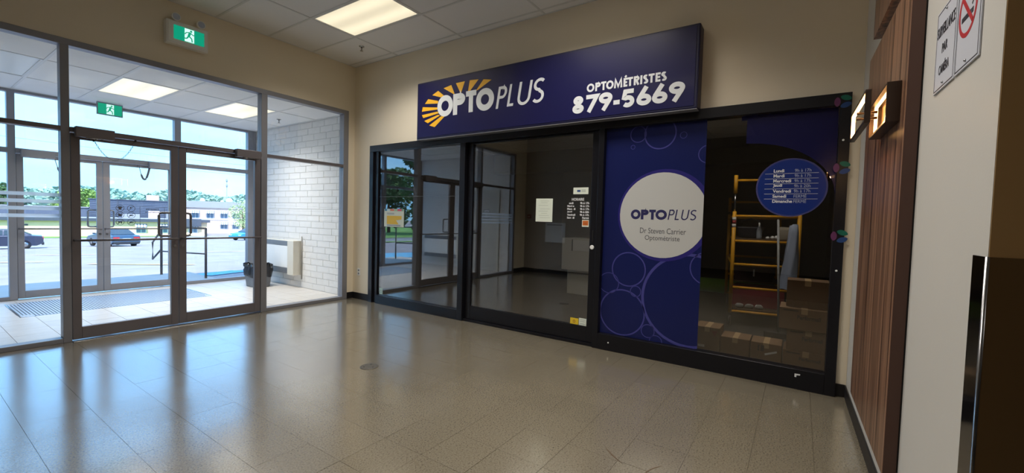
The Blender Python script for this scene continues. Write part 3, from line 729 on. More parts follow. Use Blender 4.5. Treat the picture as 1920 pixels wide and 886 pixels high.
# three-petal ornaments on the black frame
pet = [film('petal_plum', '6b3a63', .9), film('petal_green', '1f6a58', .9), film('petal_blue', '2d4a80', .9)]
for nm, yc, zc in (('topmost three-petal sticker on the corner of the black shop frame', -6.160, 2.318), ('three-petal sticker midway up the black shop frame beside the hours decal', -6.176, 1.806), ('lowest three-petal sticker on the black shop frame', -6.185, 1.272)):
    t = thing('petal_sticker', nm, 'sticker', (-.0505, yc, zc-.06))
    for k, ang in enumerate((180, 55, -55)):
        a = math.radians(ang); ct = (yc-.034*math.cos(a), zc+.034*math.sin(a)); ux, uz = -math.cos(a), math.sin(a)
        if k == 0: ux, uz = 0, 1
        o = []
        for i in range(20):
            q = 2*PI*i/20; l, w = .036*math.cos(q), .020*math.sin(q)*abs(math.sin(q))**.3
            if k: dx, dz = math.cos(math.radians(20 if k == 1 else -20)), math.sin(math.radians(-20 if k == 1 else 20))
            else: dx, dz = 0, 1
            o.append((ct[0]-(l*dx)-(w*-dz), ct[1]+l*dz+w*dx))
        flat(MB(), [(min(y, -6.1), z) for y, z in o], -.0503).build('petal', pet[k], t)
# small stickers and papers
def paper(name, y0, y1, z0, z1, m, label, cat, x=FX, extra=None, world_t=.0006):
    t = thing(name, label, cat, (x, (y0+y1)/2, z0))
    flat(MB(), [(y0, z0), (y1, z0), (y1, z1), (y0, z1)], x).build('sheet', m, t)
    if extra: extra(t, x-.0007)
    return t
DX = .016                                   # hall face of the sliding door's glass
def lines(t, x, ys, zs, m, th=.004):
    mb = MB()
    for z in zs:
        a, b = ys(z); flat(mb, [(b, z), (a, z), (a, z+th), (b, z+th)], x, .0003)
    mb.build('printed_lines', m, t)
paper('notice_paper', -3.597, -3.378, 1.315, 1.58, m_paper, 'pale printed notice sheet taped to the sliding shop door', 'notice', DX,
      lambda t, x: lines(t, x, lambda z: (-3.43+.02*math.sin(z*97), -3.545-.02*math.sin(z*61)), [1.36, 1.385, 1.41, 1.435, 1.46, 1.50, 1.53, 1.55], mat('faint_print', 'b9c2b4', .7)))
def phone_card(t, x):
    flat(MB(), [(-3.935, 1.65), (-3.895, 1.65), (-3.895, 1.672), (-3.935, 1.672)], x).build('blue_mark', mat('card_blue', '2f4f86', .6), t)
    lines(t, x, lambda z: (-3.945, -3.995), [1.650, 1.660, 1.670], mat('card_grey', '9aa39b', .7))
paper('card_sticker', -4.027, -3.849, 1.626, 1.698, m_paper, 'small pale card with a blue mark above the white hours lettering', 'sticker', DX, phone_card)
t = thing('hours_lettering', 'worn white lettering of opening hours on the sliding shop door', 'window decal', (DX, -3.9, 1.36))
text_mb('HORAIRE', (DX, -3.835, 1.555), (0, -1, 0), (0, 0, 1), w=.145, h=.030, bold=.02).build('lettering', m_whiteink, t)
for k, (a, b) in enumerate((('  undi', '9h à 17h'), ('Mard e', '9h à 17h'), ('Merc  di', '9h à 17h'), ('Jeudi', '9h à 20h'), ('Vendredi', '9h à 17h'), ('Sam  di', 'Fermé'))):
    z = 1.518-.032*k
    w_ = (.052, .082, .098, .058, .098, .088)[k]; y_ = (-3.802, -3.782, -3.782, -3.782, -3.782, -3.782)[k]
    text_mb(a.strip(), (DX, y_, z), (0, -1, 0), (0, 0, 1), w=w_, h=.022, bold=.03).build('lettering', m_whiteink, t)
    text_mb(b, (DX, (-3.936 if k < 5 else -3.966), z), (0, -1, 0), (0, 0, 1), w=.105 if k < 5 else .075, h=.022, bold=.03).build('lettering', m_whiteink, t)
def orange(t, x):
    flat(MB(), [(-4.038, 1.288), (-3.972, 1.288), (-3.972, 1.340), (-4.038, 1.340)], x).build('orange_field', mat('orange_print', 'c86a2a', .6), t)
    lines(t, x-.0004, lambda z: (-3.985, -4.025), [1.30, 1.312], mat('rust_print', '8e3f1c', .6))
paper('orange_sticker', -4.045, -3.965, 1.274, 1.348, m_paper, 'orange and white sticker under the white hours lettering', 'sticker', DX, orange)
def yellow(t, x):
    flat(MB(), [(-3.96, .182), (-3.865, .182), (-3.865, .20), (-3.96, .20)], x).build('red_band', mat('red_print', 'b3402e', .6), t)
    ring(MB(), -3.91, .232, .012, .005, x, (-9, 9, -9, 9)).build('mark', mat('rust_print', '8e3f1c', .6), t)
paper('alarm_sticker', -3.962, -3.863, .180, .268, mat('yellow_print', 'e3c02c', .6), 'yellow and red alarm sticker at the foot of the sliding shop door', 'sticker', DX, yellow)
paper('white_sticker', -4.055, -3.968, .172, .278, m_paper, 'small pale sticker right of the yellow alarm sticker', 'sticker', DX, lambda t, x: lines(t, x, lambda z: (-3.98, -4.04), [.19, .215, .24, .258], m_greyslot))
paper('corner_sticker', -.727, -.655, .14, .235, mat('pale_green_print', 'b7d3cc', .6), 'small pale green sticker at the lower left corner of the shop window', 'sticker', FX, lambda t, x: ring(MB(), -.69, .185, .018, .005, x, (-9, 9, -9, 9)).build('mark', m_greyslot, t))
def poster(t, x):
    q = MB(); k = [('3f7fa0', -.75, -.80), ('b9d0d4', -.80, -.87), ('d08068', -.87, -.96), ('9fbf9f', -.96, -1.03), ('c8566a', -1.03, -1.12), ('7aa98c', -1.12, -1.16)]
    for i, (h, a, b) in enumerate(k): flat(MB(), [(b, 1.405), (a, 1.405), (a, 1.436), (b, 1.436)], x).build('colour_band', mat('print_%s' % h, h, .6), t)
    flat(MB(), [(-1.06, 1.21), (-.80, 1.21), (-.80, 1.335), (-1.12, 1.335), (-1.12, 1.285), (-1.0, 1.27)], x).build('yellow_field', mat('print_ochre', 'd9b13c', .6), t)
    lines(t, x, lambda z: (-.80, -1.10), [1.185, 1.195], m_greyslot, .008); lines(t, x, lambda z: (-.80, -.96), [1.355, 1.37], m_greyslot, .008)
paper('poster', -1.168, -.74, 1.172, 1.436, mat('poster_paper', 'ccd2c4', .6), 'small poster with yellow field and coloured top band in the left shop window', 'poster', FX, poster)
t = single('torn_label', MB().poly([(-.05, -5.946, .102), (-.05, -5.958, .100), (-.05, -5.960, .118), (-.05, -5.983, .120), (-.05, -5.985, .130), (-.05, -5.946, .130)], (-1, 0, 0), .0008), m_whiteink, 'torn scrap of white label on the foot of the black shop frame', 'sticker')

# ================================================================== small hall fittings
t = thing('wall_outlet', 'white electrical outlet low on the beige wall near the corner', 'outlet', (0, -.155, .375))
MB().box(-.006, 0, -.19, -.12, .375, .49).build('cover_plate', m_plastic, t, .002)
for z in (.408, .457): MB().box(-.008, -.006, -.172, -.138, z-.014, z+.014).build('socket', m_greyslot, t)
t = thing('floor_drain', 'round grey metal cover set in the hall floor', 'floor cover', (-1.855, -2.835, 0))
MB().lathe((0, 0, 0), [(.078, 0), (.078, .003), (.072, .004), (.0001, .004)], 32).build('cover', mat('worn_zinc', '5a5751', .5, metal=.3, var=.15, vscale=60), t, world=False)
for a in (.6, 2.7, 4.8): MB().lathe((.045*math.cos(a), .045*math.sin(a), .004), [(.006, 0), (.006, .0012), (.0001, .0015)], 10).build('screw', m_dark, t, world=False)
# scuff marks worn into the floor near the viewer
m_scuff = mat('scuff_brown', '54402c', .5)
def scuff(pts, w, label):
    L, Rr, c = ribbon(pts, w); n = len(L); L[0] = Rr[0] = (L[0]+Rr[0])/2; L[-1] = Rr[-1] = (L[-1]+Rr[-1])/2
    mb = MB()
    for i in range(n-1):
        mb.add([(p.x, p.y, .0008) for p in (L[i], L[i+1], Rr[i+1], Rr[i])], [(0, 1, 2, 3)])
    mb.v = [(x, y, z) for x, y, z in mb.v]
    o = mb.build('scuff_mark', m_scuff); recentre(tag(o, label, 'scuff mark'))
scuff([(-2.02+.22*math.cos(a)-.02, -5.46+.16*math.sin(a)) for a in [x*.16 for x in range(4, 17)]], .006, 'curved brown scuff on the hall floor near the right wall')
scuff([(-1.86, -5.02), (-1.93, -5.10), (-1.985, -5.19)], .008, 'short straight dark scuff on the hall floor')

# chain across the door head, straps on the outer doors
def hang(a, b, sag, n=26):
    a, b = Vector(a), Vector(b); return [a.lerp(b, k/n)-Vector((0, 0, sag*(1-(2*k/n-1)**2))) for k in range(n+1)]
t = thing('door_chain', 'thin steel chain hanging in a loop from the head of the left hall door', 'chain', (-2.90, -.05, 1.985))
pts = hang((-3.035, -.045, 2.0), (-2.71, -.045, 2.05), .20, 34)
for i in range(len(pts)-1):
    a, b = pts[i], pts[i+1]; c = (a+b)/2; d = (b-a).normalized(); nn = Vector((0, 1, 0)) if i % 2 else d.cross(Vector((0, 1, 0)))
    l = (b-a).length*.72; w = .0055
    P = [c+d*l*math.cos(q)+nn*w*math.sin(q) for q in [2*PI*k/8 for k in range(9)]]
    MB().tube(P, .0016, 5, cap=False).build('chain_link', m_steel, t)
for p in (pts[0], pts[-1]): MB().ball(p+Vector((0, .012, 0)), .012, 8, 6).build('hook', m_black, t)
m_strap = mat('grey_strap', '5a5a63', .8)
def strap(x0, x1, sag, label):
    t = thing('door_strap', label, 'strap', ((x0+x1)/2, 3.15, 2.02))
    P = hang((x0, 3.12, 2.03), (x1, 3.12, 2.05), sag, 18)
    MB().tube(P, [.004+(.010 if i > 3 else 0) for i in range(len(P))], 8).build('strap_loop', m_strap, t)
    MB().box(x0-.012, x0+.012, 3.12, 3.16, 2.02, 2.05).box(x1-.012, x1+.012, 3.12, 3.16, 2.03, 2.06).build('hook', m_alud, t)
strap(-1.84, -1.70, .22, 'grey webbing strap looped from the head of the right outer door')
strap(-2.80, -2.64, .22, 'grey webbing strap looped from the head of the left outer door')

# frosted stripes on the hall glazing
m_frost = bpy.data.materials.new('frosted_vinyl'); m_frost.use_nodes = True
_t = m_frost.node_tree; _t.nodes.clear(); _a = N(_t, 'ShaderNodeBsdfTransparent'); _b = N(_t, 'ShaderNodeBsdfTranslucent'); _b.inputs[0].default_value = (.86, .90, .94, 1); _m = N(_t, 'ShaderNodeMixShader'); _m.inputs[0].default_value = .7; _o = N(_t, 'ShaderNodeOutputMaterial')
_t.links.new(_a.outputs[0], _m.inputs[1]); _t.links.new(_b.outputs[0], _m.inputs[2]); _t.links.new(_m.outputs[0], _o.inputs[0])
for k, z in enumerate((1.428, 1.362, 1.294, 1.225)):
    pl = ('uppermost', 'second from top', 'third from top', 'lowest')[k]
    single('frosted_stripe', box(-4.53, -3.262, .0335, .035, z, z+.033), m_frost, '%s of the four frosted stripes on the left glass bay' % pl, 'window decal', 'frosted stripes on the left glass bay')
    single('frosted_stripe', box(-1.344, -.2, .0335, .035, z, z+.007), film('faint_frost', 'dfe8f2', .10, .5), '%s of the four thin faint stripes on the right glass bay' % pl, 'window decal', 'thin stripes on the right glass bay')

# ================================================================== south wall: panels, sconce, signs, corner guard
m_edge = mat('dark_walnut_edge', '4a3026', .5)
def wall_panel(s0, s1, z0, z1, label):
    t = thing('wood_wall_panel', label, 'wall panel', SW((s0+s1)/2, .025, z0))
    sbox(MB(), s0, s1, .006, .05, z0, z1).build('panel_board', m_wood, t, .0015)
    sbox(MB(), s1, s1+.0025, .006, .049, z0, z1).build('edge_band', m_edge, t)
    sbox(MB(), s0+.03, s1-.0, .0, .006, z0+.03, z1-.03).build('batten', m_dark, t)
wall_panel(.72, 1.845, .27, 2.395, 'tall walnut wood wall panel carrying the lit sconce')
wall_panel(.80, 1.845, 2.50, 3.50, 'upper walnut wood wall panel above the tall panel')
m_bronze = mat('bronze_metal', '4a3c33', .38, metal=.8)
m_led = emit('warm_led', (1.0, .56, .20), 2.6)
t = thing('wall_sconce', 'bronze square ring wall sconce glowing warm yellow on the walnut panel', 'wall lamp', SW(1.45, .05, 1.80))
def ring_part(s0, s1, z0, z1, o0, o1, w, tt, lw):
    a = MB()
    for q in ((s0, s1, z0, z0+w), (s0, s1, z1-w, z1), (s0, s0+w, z0+w, z1-w), (s1-w, s1, z0+w, z1-w)): sbox(a, q[0], q[1], o0, o1, q[2], q[3])
    a.build('ring_frame', m_bronze, tt, .0015)
    b = MB(); i0, i1 = s0+w, s1-w; om = (o0+o1)/2; l = (o1-o0)*lw/2
    sbox(b, i0, i0+.003, om-l, om+l, z0+w+.01, z1-w); sbox(b, i0, i1-.02, om-l, om+l, z1-w-.003, z1-w)
    b.build('led_strip', m_led, tt)
ring_part(1.20, 1.74, 1.815, 1.965, .150, .172, .012, t, .75)
ring_part(1.28, 1.75, 1.81, 1.985, .051, .100, .010, t, .28)
for z in (1.945, 1.915): MB().tube([SW(1.33, .075, z), SW(1.33, .16, z)], .007, 8).build('bracket_bar', m_bronze, t)
ld = bpy.data.lights.new('led_glow', 'POINT'); ld.energy = .55; ld.color = (1.0, .56, .22); ld.shadow_soft_size = .02
lo = bpy.data.objects.new('led_glow', ld); COL.objects.link(lo); lo.parent = t; lo.location = SW(1.45, .125, 1.885)-t.location
sbox(MB(), 1.285, 1.745, .0505, .0525, 1.815, 1.98).build('back_plate', mat('sconce_back', '8a6a4a', .4, metal=.6), t)

m_signw = mat('sign_enamel', 'c9cbd4', .4); m_signk = mat('sign_black', '2a2730', .5); m_signr = mat('sign_red', 'b1222a', .5)
def wsign(s0, s1, z0, z1, label):
    t = thing('warning_sign', label, 'sign', SW((s0+s1)/2, .003, z0))
    sbox(MB(), s0, s1, .0005, .005, z0, z1).build('sign_plate', m_signw, t, .0015)
    b = MB(); k = .007
    for q in ((s0+k, s1-k, z0+k, z0+k+.003), (s0+k, s1-k, z1-k-.003, z1-k), (s0+k, s0+k+.003, z0+k, z1-k), (s1-k-.003, s1-k, z0+k, z1-k)): sbox(b, q[0], q[1], .005, .0056, q[2], q[3])
    b.build('border_line', m_signk, t)
    for z in (z0+.02, z1-.02):
        p = SW((s0+s1)/2, .006, z); MB().ball(p, .0045, 8, 6).build('screw', m_steel, t)
    return t
def wtext(t, s0, z0, txt, w, h): text_mb(txt, SW(s0, .0052, z0), E_, (0, 0, 1), w=w, h=h, bold=.01).build('lettering', m_signk, t)
t = wsign(2.035, 2.268, 1.838, 2.135, 'left white wall sign about camera surveillance')
wtext(t, 2.052, 2.035, 'SURVEILLANCE', .198, .040); wtext(t, 2.118, 1.968, 'PAR', .062, .034); wtext(t, 2.092, 1.895, 'CAMÉRA', .118, .042)
t = wsign(2.276, 2.492, 1.838, 2.16, 'right white wall sign with red no-smoking circle')
def wpoly(mb, pts, off=.005, d=.0006): return mb.poly([SW(s, off, z) for s, z in pts], N_, d)
b = MB(); cs, cz, R_, w = 2.375, 2.015, .082, .014
for k in range(48):
    a0, a1 = 2*PI*k/48, 2*PI*(k+1)/48
    wpoly(b, [(cs+r*math.cos(a), cz+r*math.sin(a)) for a, r in ((a0, R_), (a1, R_), (a1, R_-w), (a0, R_-w))])
c45 = math.sqrt(.5); q = R_-w
wpoly(b, [(cs-q*c45-.005, cz+q*c45-.005), (cs-q*c45+.005, cz+q*c45+.005), (cs+q*c45+.005, cz-q*c45+.005), (cs+q*c45-.005, cz-q*c45-.005)], .0057)
b.build('red_prohibition_ring', m_signr, t)
b = MB(); wpoly(b, [(cs-.052, cz-.026), (cs+.032, cz-.026), (cs+.032, cz-.010), (cs-.052, cz-.010)], .005); wpoly(b, [(cs+.036, cz-.026), (cs+.050, cz-.026), (cs+.050, cz-.010), (cs+.036, cz-.010)], .005)
L, Rr, c = ribbon([(cs+.036+.012*math.sin(k*.8), cz+.002+k*.008) for k in range(7)], .008)
for i in range(len(L)-1): wpoly(b, [(p.x, p.y) for p in (L[i], L[i+1], Rr[i+1], Rr[i])], .005)
b.build('cigarette_symbol', m_signk, t)
ce = SW(2.65, 0, 0)
t = thing('corner_guard', 'tall polished steel corner guard on the wall end at the right edge', 'corner guard', (ce.x, ce.y, .1))
sbox(MB(), 2.557, 2.652, .0003, .004, .1, 1.27).build('flange', m_guard, t)
MB().box(ce.x-.0065, ce.x-.0025, ce.y-.095, ce.y+.003, .1, 1.27).build('flange', mat('brown_reflection_tint', '6b5233', .35), t)['label'] = 'flange on the far side with a brown reflection painted in'  # brown reflection in the steel painted as the flange colour
MB().tube([(ce.x-.002, ce.y+.001, .1), (ce.x-.002, ce.y+.001, 1.27)], .0055, 10).build('rounded_edge', m_steel, t)

# west wall fittings, seen in the shop glass
t = thing('notice_board', 'pale blue-grey notice board on the far hall wall, mirrored in the shop door', 'notice board', (-5.09, -.9, .79))
MB().box(-5.1, -5.078, -1.175, -.625, .79, 1.275).build('board', mat('pale_board', 'e4ebf2', .5), t, .003)
MB().box(-5.078, -5.074, -1.10, -.68, 1.215, 1.232).build('header_line', m_signk, t)
t = thing('fire_alarm', 'small red fire alarm box on the far hall wall beside the glazing', 'fire alarm', (-5.08, -.14, 1.37))
MB().box(-5.1, -5.055, -.19, -.09, 1.37, 1.47).build('box', mat('alarm_red', '7c2424', .4), t, .004)
MB().box(-5.055, -5.045, -.165, -.115, 1.405, 1.425).build('lever', m_plastic, t)
t = thing('door_notice', 'small square notice with round symbol on the white vestibule door', 'notice', (-4.489, .80, 1.35))
MB().box(-4.4895, -4.488, .70, .88, 1.34, 1.57).build('sheet', m_plastic, t)
bb = MB()
for k in range(24):
    a0, a1 = 2*PI*k/24, 2*PI*(k+1)/24
    bb.poly([(-4.488, .79+r*math.cos(a), 1.45+r*math.sin(a)) for a, r in ((a0, .062), (a1, .062), (a1, .05), (a0, .05))], (1, 0, 0), .0008)
for q in ((.70, .88, 1.34, 1.352), (.70, .88, 1.558, 1.57), (.70, .71, 1.352, 1.558), (.87, .88, 1.352, 1.558)): bb.box(-4.488, -4.487, *q)
bb.build('round_symbol', m_signk, t)

# ================================================================== vestibule fittings
def heater(name, xw, sg, y0, y1, label):
    """convector on a block wall; sg = direction into the room"""
    t = thing(name, label, 'heater', (xw+sg*.07, (y0+y1)/2, .23))
    X = lambda d: xw+sg*(d+.005)
    MB().box(X(.005), X(.125), y0+.2, y1, .235, .835).build('body', m_ivory, t, .004)
    MB().box(X(.125), X(.138), y0+.2, y1, .345, .735).build('front_panel', m_plastic, t, .003)
    for z0, z1, nm in ((.738, .828, 'top_grille'), (.242, .342, 'bottom_grille')):
        g = MB().box(X(.125), X(.129), y0+.2, y1, z0, z1)
        g.build(nm, m_greyslot, t)
        s = MB()
        for k in range(4): s.box(X(.129), X(.134), y0+.2, y1, z0+.012+k*.02, z0+.020+k*.02)
        s.build('grille_slat', mat('grille_slat', '7b7f86', .5), t)
    MB().box(X(.0), X(.15), y0, y0+.2, .225, .84).build('end_cover', m_ivory, t, .006)
    MB().tube([(X(.012), y0-.03, .15), (X(.012), y0-.03, .92)], .008, 8).build('pipe', mat('old_pipe', '8c8780', .6), t)
    return t
heater('convector_heater', .0, -1, 1.49, 2.80, 'ivory convector heater on the white block wall behind the waste bin')
heater('convector_heater', -4.5, 1, 1.45, 2.85, 'convector heater at the far vestibule end, mirrored in the shop window')

t = thing('waste_bin', 'grey waste bin with a black bag liner in front of the heater', 'bin', (-.44, 2.13, 0))
w_, l_ = .155, .20
P = [(-w_*.82, -l_*.82), (w_*.82, -l_*.82), (w_*.82, l_*.82), (-w_*.82, l_*.82)]; Q = [(x/.82, y/.82) for x, y in P]
MB().add([(x, y, 0) for x, y in P]+[(x, y, .36) for x, y in Q], [(0, 3, 2, 1), (0, 1, 5, 4), (1, 2, 6, 5), (2, 3, 7, 6), (3, 0, 4, 7), (4, 5, 6, 7)]).build('bin_body', mat('grey_bin', '6d7178', .5), t, .01, world=False)
MB().box(.06, .12, -.197, -.190, .255, .285).build('label_plate', m_plastic, t, world=False)
rb = random.Random(3); n = 36; prof = [(.03, .205), (.10, .235), (.185, .225), (.235, .22), (.245, .20), (.215, .19)]
vs = []; hts = [.185, .24, .31, .37, .415, .36]
for (dr, _), hh in zip(prof, hts):
    for k in range(n):
        a = 2*PI*k/n; ex = abs(math.cos(a))**5+abs(math.sin(a))**5; f = 1/ex**.2
        jit = rb.uniform(-.012, .012)+.008*math.sin(k*2.4)
        ex_ = .004 if hh < .2 else .014
        vs.append(((w_+ex_+jit)*math.cos(a)*f, (l_+ex_+jit)*math.sin(a)*f, hh+rb.uniform(-.02, .012)))
fs = [(i*n+k, i*n+(k+1) % n, (i+1)*n+(k+1) % n, (i+1)*n+k) for i in range(len(prof)-1) for k in range(n)]
vs_c = (0, 0, .30); vs.append(vs_c); fs += [((len(prof)-1)*n+k, (len(prof)-1)*n+(k+1) % n, len(vs)-1) for k in range(n)]
MB().add(vs, fs, True).build('bin_bag', mat('black_bag', '1d1f27', .28, bump=.4, bscale=14), t, world=False)

t = thing('floor_mat', 'ribbed grey metal entrance mat set in the vestibule tiles', 'mat', ((MX0+MX1)/2, (MY0+MY1)/2, -.007))
b = MB(); b.box(MX0+.003, MX1-.003, MY0+.003, MY1-.003, -.007, -.004); b.build('mat_base', mat('mat_base', '5d656f', .8), t)
f_ = MB()
for q in ((MX0+.002, MX1-.002, MY0+.002, MY0+.014), (MX0+.002, MX1-.002, MY1-.014, MY1-.002), (MX0+.002, MX0+.014, MY0+.014, MY1-.014), (MX1-.014, MX1-.002, MY0+.014, MY1-.014)): f_.box(q[0], q[1], q[2], q[3], -.004, .001)
f_.build('mat_frame', m_steel, t)
m_rib = mat('mat_rib', 'b4c0cc', .5, metal=.2); nr = 66; first = None
for k in range(nr):
    x = MX0+.016+(MX1-MX0-.032)*(k+.5)/nr
    if first is None:
        first = o = MB().box(-.0095, .0095, MY0+.014-(MY0+MY1)/2, MY1-.014-(MY0+MY1)/2, -.004, .0005).build('rib', m_rib, t, world=False)
    else: o = link_copy(first, t)
    o.location = (x-(MX0+MX1)/2, 0, .007)

# pictograms and hours stuck on the right outer door (read from outside)
m_dk = mat('door_print', '1f2126', .6)
DY = 3.1945
t = thing('door_pictograms', 'six round black pictograms on the glass of the right outer door', 'window decal', (-1.98, DY, 1.08))
for i, xc in enumerate((-2.065, -1.925)):
    for j, zc in enumerate((1.335, 1.225, 1.11)):
        bb = MB(); r0 = .052
        for k in range(28):
            a0, a1 = 2*PI*k/28, 2*PI*(k+1)/28
            bb.poly([(xc+r*math.cos(a), DY, zc+r*math.sin(a)) for a, r in ((a0, r0), (a1, r0), (a1, r0-.006), (a0, r0-.006))], (0, -1, 0), .0006)
        q = (r0-.006)*c45
        if i == 1 or j > 0: bb.poly([(xc-q-.002, DY, zc-q+.002), (xc-q+.002, DY, zc-q-.002), (xc+q+.002, DY, zc+q-.002), (xc+q-.002, DY, zc+q+.002)], (0, -1, 0), .0006)
        if (i, j) == (0, 0): S_ = [(-.034, .012), (-.018, .026), (.018, .026), (.034, .012), (.024, .0), (.017, .006), (.017, -.026), (-.017, -.026), (-.017, .006), (-.024, .0)]
        elif i == 0 and j == 1: S_ = [(-.03, .018), (-.012, .022), (.02, .004), (.03, .02), (.034, -.004), (.014, -.012), (.008, -.03), (-.002, -.012), (-.02, -.026), (-.018, -.002)]
        elif i == 0: S_ = [(-.03, .012), (-.018, .02), (-.012, .008), (.018, .006), (.028, .018), (.024, -.004), (.02, -.026), (.012, -.026), (.01, -.008), (-.012, -.008), (-.014, -.026), (-.022, -.026), (-.02, .0)]
        elif j == 0: S_ = [(-.02, .0), (-.012, .022), (.004, .024), (.0, .004), (-.01, -.002)]
        else: S_ = [(-.03, -.014), (.026, -.014), (.03, -.002), (.004, -.002), (-.004, .010), (-.02, .0)]
        bb.poly([(xc+a, DY, zc+b_) for a, b_ in S_], (0, -1, 0), .0006)
        bb.build('pictogram', m_dk, t)
t = thing('door_hours', 'framed opening hours lettering seen from behind on the right outer door', 'window decal', (-1.62, DY, 1.07))
bb = MB()
for q in ((-1.815, -1.44, 1.366, 1.370), (-1.815, -1.811, 1.07, 1.366), (-1.485, -1.481, 1.07, 1.366)): bb.box(q[0], q[1], DY-.0006, DY, q[2], q[3])
bb.build('border_line', m_dk, t)
text_mb('Heures', (-1.565, DY-.001, 1.318), (-1, 0, 0), (0, 0, 1), w=.17, h=.032, bold=.012).build('lettering', m_dk, t)
text_mb("d'ouverture", (-1.51, DY-.001, 1.268), (-1, 0, 0), (0, 0, 1), w=.235, h=.032, bold=.012).build('lettering', m_dk, t)

# ================================================================== inside the shop
m_scy = mat('scaffold_yellow', 'e0a21e', .45, var=.06, vscale=20); m_card = mat('cardboard', '7d6042', .8, var=.05, vscale=12); m_tape = mat('box_tape', 'b89a70', .4)
t = thing('rolling_scaffold', 'yellow rolling scaffold standing in the dark shop behind the glass', 'scaffold', (3.0, -5.45, 0))
A = Vector((2.13, -5.195, 0)); ax = Vector((1.71, .271, 0)); wx = Vector((.115, -.725, 0))
def SC(a, b, z): return A+ax*a+wx*b+Vector((0, 0, z))
for a in (0, 1):
    for b in (0, 1):
        MB().tube([SC(a, b, .17), SC(a, b, 1.52)], .024, 10).build('post', m_scy, t)
        MB().tube([SC(a, b, 1.52), SC(a, b, 1.76)], .012, 8).build('coupling_pin', m_steel, t)
        MB().tube([SC(a, b, 1.76 if a == 0 else 1.56), SC(a, b, 2.0 if a == 0 else 1.80)], .024, 10).build('guard_post', m_scy, t)
        c = SC(a, b, .0)
        MB().lathe(c+Vector((0, -.016, .065)), [(.03, 0), (.065, .004), (.065, .028), (.03, .032)], 20, 'y').build('caster_wheel', m_rubber, t)
        MB().box(c.x-.02, c.x+.02, c.y-.03, c.y+.03, .13, .17).box(c.x-.012, c.x+.012, c.y-.03, c.y-.022, .05, .13).box(c.x-.012, c.x+.012, c.y+.022, c.y+.03, .05, .13).build('caster_fork', m_steel, t)
    for z in (.19, .51, .82, 1.13, 1.46): MB().tube([SC(a, 0, z), SC(a, 1, z)], .017, 8).build('rung', m_scy, t)
    MB().tube([SC(a, 0, 1.93 if a == 0 else 1.73), SC(a, 1, 1.93 if a == 0 else 1.73)], .017, 8).build('guard_rail', m_scy, t)
for b in (0, 1):
    for z in (.82, 1.46): MB().tube([SC(0, b, z), SC(1, b, z)], .016, 8).build('side_rail', m_scy, t)
for z0, m in ((1.445, 'ddd8d0'), (1.40, '9c2b2b'), (1.355, 'ddd8d0')):
    MB().tube([SC(0, 0, z0-.045), SC(0, 0, z0)], .0255, 10).build('tape_band', mat('tape_'+m, m, .5), t)
for z in (.205, 1.145): MB().poly([SC(.02, .05, z), SC(.98, .05, z), SC(.98, .95, z), SC(.02, .95, z)], (0, 0, 1), .018).build('deck_board', mat('deck_plywood', '5a4632', .7), t)
def carton(x0, x1, y0, y1, z0, z1, label, word=True, group=None, m=None):
    t = thing('cardboard_box', label, 'box', ((x0+x1)/2, (y0+y1)/2, z0), group)
    MB().box(x0, x1, y0, y1, z0, z1).build('carton', m or m_card, t, .004)
    MB().box(x0+.002, x1-.002, (y0+y1)/2-.025, (y0+y1)/2+.025, z1, z1+.001).box(x0-.001, x0, (y0+y1)/2-.025, (y0+y1)/2+.025, z1-.05, z1).build('tape', m_tape, t)
    if word:
        w = y1-y0
        text_mb('Performall', (x0, y1-w*.36, z0+(z1-z0)*.50), (0, -1, 0), (0, 0, 1), w=w*.46, h=(z1-z0)*.2, bold=.03).build('lettering', mat('carton_print', '3a2f2c', .8), t)
        MB().box(x0-.001, x0, y1-w*.38, y1-w*.08, z1-.028, z1-.016).build('printed_line', mat('carton_print', '3a2f2c', .8), t)
    return t
carton(.55, .88, -6.205, -5.845, 0, .172, 'bottom cardboard box of the stack at the right end of the shop window')
carton(.56, .88, -6.21, -5.868, .1735, .372, 'middle cardboard box of the stack at the right end of the shop window')
carton(.53, .87, -6.195, -5.802, .3735, .575, 'top lettered cardboard box of the stack at the right end of the shop window')
carton(.62, .87, -6.18, -5.85, .5765, .83, 'plain dark cardboard box on top of the lettered stack', word=False, m=mat('dark_cardboard', '6e5338', .8))
b = carton(.575, .86, -5.835, -5.575, 0, .192, 'low cardboard box with a strip of white tape leaning out of it', word=False)
sbm = MB().poly([(.573, -5.80, .115), (.573, -5.70, .075), (.573, -5.695, .092), (.573, -5.795, .132)], (-1, 0, 0), .0012).build('white_tape', m_plastic, b)
MB().box(.573, .575, -5.69, -5.66, .11, .17).box(.573, .575, -5.65, -5.635, .11, .17).build('printed_mark', mat('carton_print', '3a2f2c', .8), b)
carton(.60, .88, -5.562, -5.30, 0, .190, 'low plain cardboard box left of the taped box behind the glass', word=False)
b = carton(.58, .86, -5.29, -5.05, 0, .265, 'cardboard box with dark red triangle half hidden behind the navy film', word=False)
MB().poly([(.579, -5.21, .235), (.579, -5.27, .235), (.579, -5.245, .175)], (-1, 0, 0), .001).build('red_mark', mat('dark_red_print', '7c2a25', .7), b)
MB().box(.578, .58, -5.15, -5.085, .05, .075).build('label', m_plastic, b)
